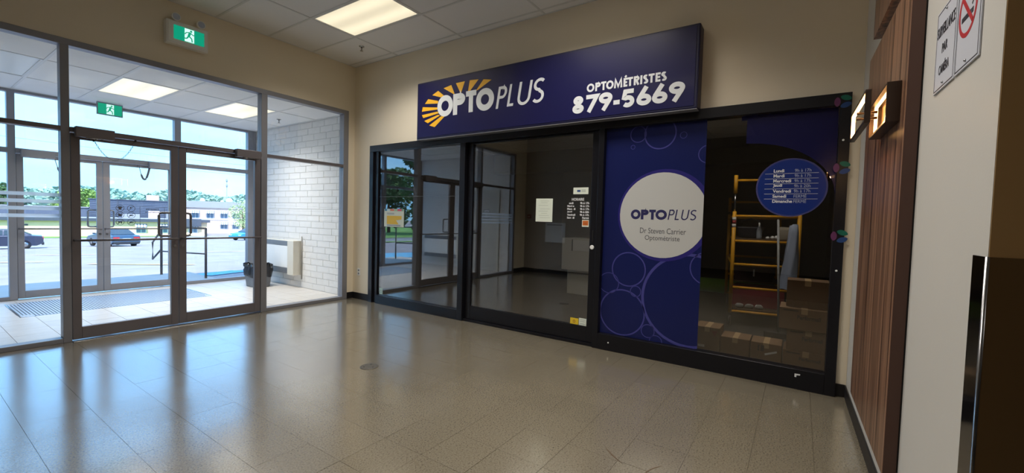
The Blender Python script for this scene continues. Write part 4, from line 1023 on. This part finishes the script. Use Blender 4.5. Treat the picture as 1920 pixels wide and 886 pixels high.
# things on the scaffold
def lump(name, c, r, m, label, cat, group=None, seed=1, n=18, k=10, flat_=.35):
    rr = random.Random(seed); mb = MB(); vs = []
    for i in range(k+1):
        th_ = PI*i/k
        for j in range(n):
            ph = 2*PI*j/n; f = 1+rr.uniform(-.12, .12); sq = 1/(abs(math.cos(ph))**4+abs(math.sin(ph))**4)**.25
            vs.append((r[0]*math.sin(th_)**.7*math.cos(ph)*sq*f, r[1]*math.sin(th_)**.7*math.sin(ph)*sq*f, max(r[2]*(1-math.cos(th_))*f, 0)))
    mb.add(vs, [(i*n+j, i*n+(j+1) % n, (i+1)*n+(j+1) % n, (i+1)*n+j) for i in range(k) for j in range(n)], True)
    o = mb.build(name, m); o.location = c; tag(o, label, cat, group); return o
m_tool = mat('black_nylon', '1c1c20', .6)
q = SC(.30, .32, 1.1635)
t = thing('tool_bag', 'open black tool bag on the upper scaffold deck', 'tool bag', q)
MB().add([(-.18, -.12, 0), (.18, -.12, 0), (.18, .12, 0), (-.18, .12, 0), (-.2, -.16, .16), (.2, -.16, .16), (.2, .16, .16), (-.2, .16, .16)], [(0, 3, 2, 1), (4, 5, 6, 7), (0, 1, 5, 4), (1, 2, 6, 5), (2, 3, 7, 6), (3, 0, 4, 7)]).build('bag_body', m_tool, t, .02, world=False)
MB().tube([(-.02, .12, .16), (-.02, .1, .24), (-.02, 0, .27), (-.02, -.1, .24), (-.02, -.12, .16)], .010, 8).build('strap', m_tool, t, world=False)
b_ = thing('spray_bottle', 'clear spray bottle standing beside the tool bag on the scaffold', 'bottle', SC(.08, .42, 1.1635))
MB().lathe((0, 0, 0), [(.03, 0), (.032, .02), (.032, .11), (.014, .16), (.012, .19)], 16).build('bottle_body', mat('pale_bottle', '9aa3ad', .2), b_, world=False)
MB().box(-.035, .02, -.01, .01, .19, .215).box(-.035, -.028, -.006, .006, .165, .19).build('trigger', m_plastic, b_, world=False)
for k, b in enumerate((.56, .63, .70)):
    o = lump('cloth_wad', SC(.08, b, 1.1635), (.028, .024, .018+.004*k), m_plastic, ('left', 'middle', 'right')[k]+' one of three small white wads on the scaffold deck', 'rag', 'white wads on the scaffold deck', k+4, 10, 6)
t = thing('paper_carton', 'small pale carton at the right end of the upper scaffold deck', 'box', SC(.18, .84, 1.1635))
MB().box(-.09, .09, -.075, .075, 0, .16).build('carton', mat('pale_card', 'a39a88', .7), t, .004, world=False)
MB().box(-.092, .092, -.077, .077, .125, .165).build('lid', mat('pale_lid', 'bdb4a2', .7), t, .003, world=False)
t = thing('crate', 'dark red plastic crate on the lower scaffold deck', 'crate', SC(.27, .50, .2245))
b = MB()
for q in ((-.2, .2, -.31, .31, 0, .012), (-.2, -.19, -.31, .31, .012, .27), (.19, .2, -.31, .31, .012, .27), (-.19, .19, -.31, -.30, .012, .27), (-.19, .19, .30, .31, .012, .27)): b.box(*q)
b.build('crate_body', mat('maroon_plastic', '7d232b', .5), t, .004, world=False)
MB().box(-.205, .205, -.315, -.30, .25, .27).box(-.205, .205, .30, .315, .25, .27).build('crate_rim', mat('maroon_rim', '74262c', .5), t, .003, world=False)
for k, (a, b) in enumerate(((.135, .16), (.135, .32), (.135, .48))):
    lump('white_rag', SC(a-.06, b, .2245), (.035, .05, .028), mat('dusty_rag', 'b9b6b0', .9), ('leftmost', 'middle', 'rightmost')[k]+' pale rag lying before the dark red crate on the scaffold', 'rag', 'pale rags on the lower deck', k+11, 12, 6)
t = thing('tool_case', 'dark tool case with light handle hung inside the scaffold', 'case', SC(.45, .45, .545))
MB().box(-.22, .22, -.24, .24, 0, .24).build('case_body', mat('dark_maroon_case', '2e1519', .5), t, .01, world=False)
MB().box(-.224, -.22, -.02, .0, .07, .17).build('handle', m_plastic, t, world=False)
MB().poly([SC(.30, .02, .53), SC(.62, .02, .53), SC(.62, .98, .53), SC(.30, .98, .53)], (0, 0, 1), .014).build('shelf_board', mat('deck_plywood', '5a4632', .7), bpy.data.objects['rolling_scaffold'])
t = thing('broom', 'grey broom pole leaning against the scaffold', 'broom', (1.75, -5.70, 0))
MB().tube([(1.76, -5.77, .06), (1.99, -5.70, 1.42)], .013, 8).build('pole', mat('grey_pole', '9a9a98', .4), t)
MB().box(1.72, 1.80, -5.92, -5.62, .0, .07).build('broom_head', m_tool, t, .01)
vs = []; n = 16
for i in range(9):
    zz = 1.36-.10*i
    for j in range(n):
        a = 2*PI*j/n; rr = .04+.0125*i+.016*math.sin(5*a+i*.7)
        vs.append((2.06+.6*rr*math.cos(a), -5.87+(.9-.03*i)*rr*math.sin(a)+.005*i, zz+.01*math.sin(3*a)))
mb = MB().add(vs, [(i*n+j, i*n+(j+1) % n, (i+1)*n+(j+1) % n, (i+1)*n+j) for i in range(8) for j in range(n)]+[tuple(range(n))], True)
single('hanging_coat', mb, mat('pale_blue_cloth', '9aa3b6', .9), 'pale blue-grey coat hanging from the right scaffold post', 'coat')
t = thing('storage_cabinet', 'pale cabinet standing in the shop behind the sliding door', 'cabinet', (3.0, -2.60, 0))
m_cab = mat('pale_laminate', 'dcd9cc', .5)
MB().box(2.85, 3.3, -2.95, -2.40, 0, .44).build('lower_unit', m_cab, t, .004); MB().box(2.80, 3.3, -3.0, -2.30, .44, 1.02).build('upper_unit', m_cab, t, .004)
MB().box(2.795, 2.80, -2.83, -2.52, .80, .99).build('paper_label', m_plastic, t); MB().box(2.794, 2.80, -2.515, -2.50, .79, 1.0).build('hinge_gap', m_dark, t)
t = thing('rolled_mat', 'rolled green mat lying on the shop floor at the back', 'mat', (5.0, -4.6, 0))
MB().lathe((5.0, -4.6, .14), [(.139, -.75), (.139, .75)], 24, 'y').build('roll', mat('grass_green_mat', '7fae3c', .9, bump=.4, bscale=80), t)
MB().lathe((5.0, -4.6, .14), [(.05, -.752), (.05, .752)], 16, 'y').build('core', m_card, t)

# ================================================================== outside
def gz(x, y):
    if y < 5.3: z = -.17
    elif y < 41: z = -.17-.0457*(y-5.3)
    elif y < 92: z = -1.80-.0345*(y-41)
    else: z = -3.56
    return z+max(0, -x-24)*.025
def ground_patch(xs, ys, dz=0.0):
    vs = [(x, y, gz(x, y)+dz) for y in ys for x in xs]; n = len(xs)
    return MB().add(vs, [(j*n+i, j*n+i+1, (j+1)*n+i+1, (j+1)*n+i) for j in range(len(ys)-1) for i in range(n-1)])
m_asphalt = mat('dusty_asphalt', '989091', .9, var=.13, vscale=.9, bump=.3, bscale=12)
m_grass = mat('grass', '6f9a45', .95, var=.25, vscale=1.2, bump=.5, bscale=20)
GX = [-140, -80, -60, -45, -35, -24, -15, -8, 0, 8, 16, 30, 60, 120, 200]; GY = [3.27, 5.3, 10, 20, 30, 41, 55, 70, 92, 120, 180, 300, 500]
gr = struct('ground', ground_patch(GX, GY), m_asphalt)
def quadstrip(pts, w, dz):
    L, Rr, c = ribbon(pts, w); mb = MB()
    for i in range(len(L)-1): mb.add([(p.x, p.y, gz(p.x, p.y)+dz) for p in (L[i], L[i+1], Rr[i+1], Rr[i])], [(0, 1, 2, 3)])
    return mb
def seg(a, b, n): return [(a[0]+(b[0]-a[0])*k/n, a[1]+(b[1]-a[1])*k/n) for k in range(n+1)]
m_line = mat('parking_yellow', 'e9d87c', .8, var=.1, vscale=6)
for a, b in (((-1.9, 26.5), (1.6, 22.3)), ((-.4, 13.4), (1.2, 9.6)), ((-4.5, 34), (-1.2, 30)), ((2.2, 38.5), (6.2, 33)), ((5.2, 20), (9.4, 15.5)), ((-3.0, 19.5), (-1.0, 16.4)), ((9, 43), (13.5, 37)), ((-9, 41), (-5.5, 36.5))):
    quadstrip(seg(a, b, 6), .2, .02).build('parking_line', m_line, gr)
ground_patch([-140, -60, -30, -10, 0, 10, 20, 28], [84, 86, 90, 97], .04).build('grass_verge', m_grass, gr)
m_road = mat('road_asphalt', '8b8d90', .9, var=.08, vscale=.6)
def west(d, s):      # d metres from the mirrored viewpoint, s across
    a = math.radians(131.5); return (-4.256+d*math.cos(a)+s*math.sin(a), -5.93+d*math.sin(a)-s*math.cos(a))
def wpatch(d0, d1, s0, s1, dz, n=8):
    mb = MB()
    for k in range(n):
        sa, sb = s0+(s1-s0)*k/n, s0+(s1-s0)*(k+1)/n
        q = [west(d0, sa), west(d0, sb), west(d1, sb), west(d1, sa)]
        mb.add([(x, y, gz(x, y)+dz) for x, y in q], [(0, 1, 2, 3)])
    return mb
wpatch(36, 47, -60, 12, .03).build('road', m_road, gr); wpatch(47, 120, -70, 16, .05).build('grass_bank', m_grass, gr)
wpatch(33.5, 35.6, -60, 12, .04).build('grass_strip', m_grass, gr); wpatch(35.6, 36, -60, 12, .06).build('kerb', mat('kerb_yellow', 'cdbf86', .8), gr); wpatch(46.6, 47.2, -60, 12, .08).build('kerb', m_concrete, gr)
m_blue = mat('parking_blue', '6fb6d8', .8, var=.1, vscale=5)
quadstrip(seg((-6.4, 6.6), (-8.8, 9.2), 4), 1.6, .015).build('painted_patch', m_blue, gr); quadstrip(seg((-.1, 5.6), (1.0, 6.0), 3), .7, .015).build('painted_patch', m_blue, gr)
struct('trim_4', box(-5.6, -.42, 3.29, 5.25, -.3, -.03), m_concrete, bevel=.01)
struct('trim_5', MB().add([(-5.6, 5.25, -.10), (-.42, 5.25, -.10), (-.42, 6.4, -.24), (-5.6, 6.4, -.24), (-5.6, 5.25, -.4), (-.42, 5.25, -.4), (-.42, 6.4, -.4), (-5.6, 6.4, -.4)], [(0, 3, 2, 1), (4, 5, 6, 7), (0, 1, 5, 4), (1, 2, 6, 5), (2, 3, 7, 6), (3, 0, 4, 7)]), m_concrete)
m_rail = mat('brown_rail_paint', '5c4f4c', .5)
t = thing('handrail', 'brown metal handrail beside the entrance landing right of the outer doors', 'handrail', (-.76, 4.55, -.03))
a, b = (-.57, 3.98), (-.95, 5.13)
for p, z1 in ((a, .975), (b, .975)): MB().tube([(*p, -.03), (*p, z1)], .022, 10).build('post', m_rail, t)
MB().tube([(*a, .975), (*b, .975)], .020, 10).build('top_rail', m_rail, t); MB().tube([(*a, .46), (*b, .46)], .014, 8).build('mid_rail', m_rail, t)
c = (-.86, 5.95)
MB().tube([(*b, .975), (*b, .9), (*c, .60), (*c, .23), (*b, .50)], .018, 10).build('sloping_rail', m_rail, t)
t = thing('handrail', 'brown metal handrail at the left end of the landing, mirrored in the shop window', 'handrail', (-5.05, 4.5, -.03))
for p in ((-4.96, 4.74), (-5.3, 3.75)): MB().tube([(*p, -.03), (*p, 1.0)], .022, 10).build('post', m_rail, t)
for z in (.99, .48): MB().tube([(-4.96, 4.74, z), (-5.3, 3.75, z)], .018, 8).build('rail', m_rail, t)

# ---- cars
def car(loc, head, colour, label, seed=0):
    t = thing('car', label, 'car', (loc[0], loc[1], gz(*loc)), None, head)
    mp_ = mat('car_paint_'+colour, colour, .25, metal=.2, coat=.6); mg = mat('car_glass', '39464e', .08); mt = mat('tyre', '1b1b1d', .8)
    prof = [(-2.28, .42), (-2.30, .72), (-2.22, .95), (-1.55, 1.02), (1.05, .98), (2.05, .82), (2.28, .62), (2.30, .36), (1.9, .25), (-1.95, .25)]
    def loft(prof, ws):
        n = len(prof); vs = []; fs = []
        for w, sc in ws: vs += [(x, w, .25+(z-.25)*sc if sc < 1 else z) for x, z in prof]
        for k in range(len(ws)-1): fs += [(k*n+i, k*n+(i+1) % n, (k+1)*n+(i+1) % n, (k+1)*n+i) for i in range(n)]
        return MB().add(vs, fs+[tuple(range(n)), tuple(range((len(ws)-1)*n, len(ws)*n))])
    loft(prof, [(-.90, .93), (-.86, 1), (.86, 1), (.90, .93)]).build('body', mp_, t, .03, world=False)
    cab = [(-1.75, .99, .82), (-1.0, 1.42, .62), (.25, 1.43, .62), (1.15, .99, .80)]
    def prism(pts, m, nm, grow=0): 
        vs = [(x, -w-grow, z) for x, z, w in pts]+[(x, w+grow, z) for x, z, w in pts]; n = len(pts)
        return MB().add(vs, [tuple(range(n)), tuple(range(n, 2*n))]+[(i, (i+1) % n, n+(i+1) % n, n+i) for i in range(n)]).build(nm, m, t, .03, world=False)
    prism(cab, mp_, 'cabin')
    for sg in (-1, 1):
        for x0, x1, x2, x3 in ((-1.45, -.98, -.42, -.42), (-.35, -.35, .22, .98)):
            f = lambda z: .815-(z-.99)/.44*.19
            MB().poly([(x0, sg*(f(1.03)+.004), 1.03), (x1, sg*(f(1.36)+.004), 1.36), (x2, sg*(f(1.36)+.004), 1.36), (x3, sg*(f(1.03)+.004), 1.03)], (0, sg, 0), .004).build('side_window', mg, t, world=False)
        for x in (-1.38, 1.42):
            wh = MB().lathe((x, sg*.80, .33), [(.2, -.1), (.32, -.1), (.335, -.06), (.335, .06), (.32, .1), (.2, .1)], 22, 'y').build('wheel', mt, t, world=False)
            MB().lathe((0, sg*.095, 0), [(.05, -.01), (.2, -.005), (.21, .004), (.1, .012), (.001, .012)], 16, 'y').build('rim', m_steel, wh, world=False).location = (x, sg*.80, .33)
        MB().box(-2.315, -2.18, sg*.45, sg*.84, .72, .85).build('tail_light', mat('tail_red', 'b3262c', .3), t, .01, world=False)
        MB().box(2.12, 2.29, sg*.48, sg*.82, .60, .72).build('head_light', mat('head_lamp', 'cfd6da', .1), t, .01, world=False)
        MB().box(.72, .86, sg*.86, sg*1.02, .98, 1.10).build('mirror', mp_, t, .02, world=False)
    MB().poly([(-1.70, -.74, 1.03), (-1.70, .74, 1.03), (-1.05, .58, 1.40), (-1.05, -.58, 1.40)], (-.5, 0, .86), .012).build('rear_window', mg, t, world=False)
    MB().poly([(1.10, -.74, 1.03), (1.10, .74, 1.03), (.32, .58, 1.41), (.32, -.58, 1.41)], (.5, 0, .86), .012).build('windscreen', mg, t, world=False)
    MB().box(-2.33, -2.29, -.26, .26, .62, .74).build('licence_plate', m_plastic, t, world=False)
    MB().box(-2.33, -2.2, -.84, .84, .30, .46).build('bumper', mat('car_trim', '2a2d33', .6), t, .02, world=False)
    return t
def pol(az, d): return (-4.256+d*math.cos(math.radians(az)), -5.931+d*math.sin(math.radians(az)))
car(pol(77.0, 48), math.radians(97), '33506b', 'dark blue sedan seen from behind in the car park through the doors')
car(pol(84.4, 47.5), math.radians(172), '27304a', 'dark navy sedan cut off at the left edge of the picture')
car(pol(65.4, 62), math.radians(200), '1f8fb0', 'bright blue car at the far right of the car park')
car(west(55, 1.0), math.radians(250), '4a3540', 'dark maroon car beyond the road, mirrored in the shop window')

# ---- far buildings
def bpt(az0, d, u, v=0.0):
    """u along a facade square to the line of sight az0 at distance d, v deeper"""
    a = math.radians(az0); return (-4.256+(d+v)*math.cos(a)+u*math.sin(a), -5.931+(d+v)*math.sin(a)-u*math.cos(a))
def bbox_(mb, az0, d, u0, u1, v0, v1, z0, z1):
    p = [(*bpt(az0, d, u, v), z) for z in (z0, z1) for u, v in ((u0, v0), (u1, v0), (u1, v1), (u0, v1))]
    return mb.add(p, [(0,3,2,1),(4,5,6,7),(0,1,5,4),(1,2,6,5),(2,3,7,6),(3,0,4,7)])
m_yw = mat('yellow_stucco', 'f2d2ae', .9, var=.05, vscale=.5); m_pink = mat('pinkish_block', 'd8bfb6', .9, var=.04, vscale=.6); m_roofd = mat('slate_cladding', '5b6478', .7, var=.05, vscale=.4)
m_roofg = mat('grey_fascia', '9a9ba3', .8); m_win = mat('window_pane', '5d7c96', .1); m_wfr = mat('window_frame_white', 'e8e8e8', .5); m_awn = mat('awning_white', 'e9ebec', .7); m_awng = mat('awning_grey', '7b828c', .7); m_fasc = mat('dark_fascia', '454c5c', .7)
def window(t, az0, d, u, z0, w, h, awn=True):
    f = bbox_(MB(), az0, d, u-w/2-.08, u+w/2+.08, -.06, .0, z0-.08, z0+h+.08).build('window', m_wfr, t)
    bbox_(MB(), az0, d, u-w/2, u-.04, -.08, -.06, z0, z0+h).build('pane', m_win, f); bbox_(MB(), az0, d, u+.04, u+w/2, -.08, -.06, z0, z0+h).build('pane', m_win, f)
    if awn:
        a = None
        for k in range(8):
            ua = u-w/2-.2+(w+.4)*k/8; ub = u-w/2-.2+(w+.4)*(k+1)/8
            P = [(*bpt(az0, d, ua, -.04), z0+h+.35), (*bpt(az0, d, ub, -.04), z0+h+.35), (*bpt(az0, d, ub, -.75), z0+h-.22), (*bpt(az0, d, ua, -.75), z0+h-.22)]
            q = MB().poly(P, (0, 0, 1), .03)
            q.build('awning' if k == 0 else 'awning_stripe', m_awn if k % 2 == 0 else m_awng, t if k == 0 else a) if k == 0 else q.build('awning_stripe', m_awn if k % 2 == 0 else m_awng, a)
            if k == 0: a = t.children[-1] if t.children[-1].name.startswith('awning') else [c for c in t.children if c.name.startswith('awning')][-1]
Z0 = -3.6
t = thing('building', 'low yellow building with striped awnings and dark flat roof across the car park', 'building', (*bpt(77, 100, -8), Z0))
bbox_(MB(), 77, 100, -32, 13.2, 0, 9, Z0, -.95).build('wall', m_yw, t)
bbox_(MB(), 77, 100, -32.4, 13.6, -.6, 9.2, -.95, -.45).build('roof_edge', m_fasc, t)
bbox_(MB(), 77, 100, -32.4, 13.6, -.4, 9.2, -.45, -.40).build('roof_cap', m_roofg, t)
bbox_(MB(), 77, 100, 9.0, 12.2, -.8, 0, -1.7, -.3).build('canopy', m_fasc, t)
for u in (3.6, 6.6, 11.0): window(t, 77, 100, u, -2.85, 1.2, 1.15)
bbox_(MB(), 77, 100, -10.6, -9.7, -.06, 0, -1.75, -1.5).build('wall_plate', m_fasc, t)
t = thing('building', 'dark slate blue clad building rising behind the low yellow building', 'building', (*bpt(77, 112, -6), Z0))
bbox_(MB(), 77, 112, -3.2, 9.6, 0, 12, Z0, 2.85).build('tall_block', m_roofd, t); bbox_(MB(), 77, 112, -36, -3.2, .4, 12, Z0, 1.25).build('long_block', m_roofd, t)
bbox_(MB(), 77, 112, -3.4, 9.8, -.15, 12.1, 2.85, 3.05).build('parapet', m_fasc, t); bbox_(MB(), 77, 112, -36, -3.3, .2, 12.1, 1.25, 1.42).build('parapet', m_roofg, t)
for k in range(9):
    bbox_(MB(), 77, 112, -3.2, 9.6, -.06, 0, -.2+k*.33, -.16+k*.33).build('cladding_joint', m_fasc, t)
bbox_(MB(), 77, 112, .6, .75, -.1, 0, .1, 2.85).build('downpipe', m_fasc, t)
bbox_(MB(), 77, 112, 5.0, 7.0, 3, 5, 3.05, 4.2).build('roof_unit', m_pink, t)
for k, u in enumerate((-13.5, -5.0, 1.2, 4.8, 7.4)): bbox_(MB(), 77, 104, u, u+(1.1, .9, 2.4, 1.6, 1.4)[k], 0, 1.0, -.40, (.0, -.05, .35, 1.0, .5)[k]).build('roof_unit', m_roofg if k != 3 else m_pink, bpy.data.objects['building'])
t = thing('building', 'pinkish two storey building with grey top band and striped window awnings', 'building', (*bpt(68, 114, 0), Z0))
bbox_(MB(), 68, 114, -8.4, 24, 0, 14, Z0-.5, 1.95).build('wall', m_pink, t); bbox_(MB(), 68, 114, -8.6, 24.2, -.3, 14.2, 1.95, 3.35).build('top_band', m_roofg, t)
bbox_(MB(), 68, 114, -8.4, 24, -.05, 0, -.75, -.62).build('string_course', m_roofg, t)
for u in (-5.0, -2.4, 0.1, 2.3, 5.0, 8.0): window(t, 68, 114, u, -.25, 1.15, 1.25)
for u in (.1, 2.3, 5.0, 8.0): window(t, 68, 114, u, -2.55, 1.15, 1.15)
bbox_(MB(), 68, 114, .9, 1.8, -.08, 0, -1.6, -.7).build('wall_plate', m_plastic, t)
for u, s in ((-3.0, .55), (.6, .35), (2.0, .75)): MB().lathe((*bpt(68, 114, u-.9, 4), 3.35), [(s, 0), (s*.9, .35*s*2), (s*.5, .75*s*1.6), (.01, .8*s*1.6)], 14).build('roof_vent', m_wfr, t)

# ---- trees, forest ridge, mast and wires
def leaf_mesh(name, blobs, n, size, m, seed):
    rr = random.Random(seed); vs = []; fs = []
    for cx, cy_, cz, rx, ry, rz in blobs:
        for k in range(n):
            while True:
                v = Vector((rr.uniform(-1, 1), rr.uniform(-1, 1), rr.uniform(-1, 1)))
                if .25 < v.length < 1: break
            v = v.normalized()*(v.length**.35)
            c = Vector((cx+rx*v.x, cy_+ry*v.y, cz+rz*v.z))
            a = Vector((rr.uniform(-1, 1), rr.uniform(-1, 1), rr.uniform(-.6, .6))).normalized(); b = a.cross(Vector((rr.uniform(-1, 1), rr.uniform(-1, 1), rr.uniform(-1, 1)))).normalized()
            s = size*rr.uniform(.6, 1.3); o = len(vs)
            vs += [tuple(c+a*s), tuple(c+b*s*.55), tuple(c-a*s), tuple(c-b*s*.55)]; fs.append((o, o+1, o+2, o+3))
    mb = MB(); mb.v = vs; mb.f = fs; mb.smooth = [False]*len(fs); return mb
def leafm(name, h): 
    return mat(name, h, .75, var=.35, vscale=.8)
def tree(az_xy, r, h, lab, m, seed, trunk=.18, z=None, n=260, size=.22, low=.22):
    x, y = az_xy; z0 = gz(x, y) if z is None else z
    t = thing('tree', lab, 'tree', (x, y, z0)); rr = random.Random(seed)
    MB().tube([(0, 0, -.2), (.1, 0, h*.35), (0, .1, h*.75)], [trunk, trunk*.8, trunk*.35], 8).build('trunk', mat('bark', '5b4a3a', .9), t, world=False)
    bl = []
    for k in range(22 if low < .2 else 16):
        f = rr.uniform(low, .98); w = r*(1.05-.75*abs(f-.45)*1.3); a = rr.uniform(0, 2*PI); q = w*rr.uniform(.0, .75)
        bl.append((q*math.cos(a), q*math.sin(a), h*f, r*.42, r*.42, h*.13))
    o = leaf_mesh('foliage', bl, n, size, m, seed+1).build('foliage', m, t, world=False, fix=False)
    return t
m_l1 = leafm('leaf_dark', '49693c'); m_l2 = leafm('leaf_light', '86a656'); m_l3 = leafm('leaf_pale', 'a9bd84'); m_hill = mat('leaf_haze', '93b5a6', .9, var=.12, vscale=.3)  # distance haze is mixed into the ridge's leaf colour
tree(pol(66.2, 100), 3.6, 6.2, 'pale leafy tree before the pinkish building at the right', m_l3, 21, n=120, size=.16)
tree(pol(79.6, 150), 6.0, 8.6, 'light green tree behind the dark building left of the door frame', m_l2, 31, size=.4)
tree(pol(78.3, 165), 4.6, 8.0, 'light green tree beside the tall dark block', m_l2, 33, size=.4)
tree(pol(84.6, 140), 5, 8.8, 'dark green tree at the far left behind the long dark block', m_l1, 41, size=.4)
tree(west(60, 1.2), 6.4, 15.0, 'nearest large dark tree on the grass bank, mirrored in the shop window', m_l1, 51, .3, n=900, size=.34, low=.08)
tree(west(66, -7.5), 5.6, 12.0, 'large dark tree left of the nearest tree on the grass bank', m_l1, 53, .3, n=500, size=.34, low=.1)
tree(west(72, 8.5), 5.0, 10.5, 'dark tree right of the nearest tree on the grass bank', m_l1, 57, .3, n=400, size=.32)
rr = random.Random(9); bl = []
for k in range(150):
    az = 52+44*k/150+rr.uniform(-.3, .3); d = 285+rr.uniform(-22, 22); x, y = pol(az, d)
    top = 1.33+d*math.tan(math.radians(1.55+.28*math.sin(az*.9)+.18*rr.random()))
    for hz_ in (top-3.0, top-7.5): bl.append((x+rr.uniform(-3, 3), y+rr.uniform(-4, 4), hz_, 5.5, 5.5, 3.6))
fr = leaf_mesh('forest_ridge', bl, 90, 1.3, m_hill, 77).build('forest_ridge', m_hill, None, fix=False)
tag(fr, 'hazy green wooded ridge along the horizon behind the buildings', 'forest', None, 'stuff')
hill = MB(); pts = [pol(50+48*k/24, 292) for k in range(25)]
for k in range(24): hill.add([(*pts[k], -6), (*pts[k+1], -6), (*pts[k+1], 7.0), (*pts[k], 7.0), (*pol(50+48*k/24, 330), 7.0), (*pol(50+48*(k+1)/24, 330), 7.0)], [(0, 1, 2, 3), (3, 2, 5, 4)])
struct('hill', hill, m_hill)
x, y = pol(67.7, 240)
t = thing('radio_mast', 'thin radio mast standing on the horizon above the pinkish building', 'mast', (x, y, -3.6))
MB().tube([(0, 0, 0), (0, 0, 19.8)], [.28, .14], 8).build('mast_pole', mat('mast_grey', '8b98a3', .6), t, world=False)
for z in (18.6, 16.2): MB().lathe((0, 0, z), [(.34, 0), (.38, .4), (.38, 1.0), (.30, 1.3)], 10).build('antenna_ring', mat('mast_grey', '8b98a3', .6), t, world=False)
def hangw(a, b, s): return hang((*a[:2], a[2]), (*b[:2], b[2]), s, 20)
for k, (z, l) in enumerate(((7.0, 'upper power line crossing the sky beyond the doors'), (5.9, 'lower power line crossing the sky beyond the doors'))):
    a, b = pol(98, 62), pol(52, 58)
    o = MB().tube(hangw((*a, z+1.6), (*b, z-.6), .8), .018, 5).build('power_line', mat('wire_grey', '7d8a96', .6)); recentre(tag(o, l, 'power line', 'power lines across the sky'))
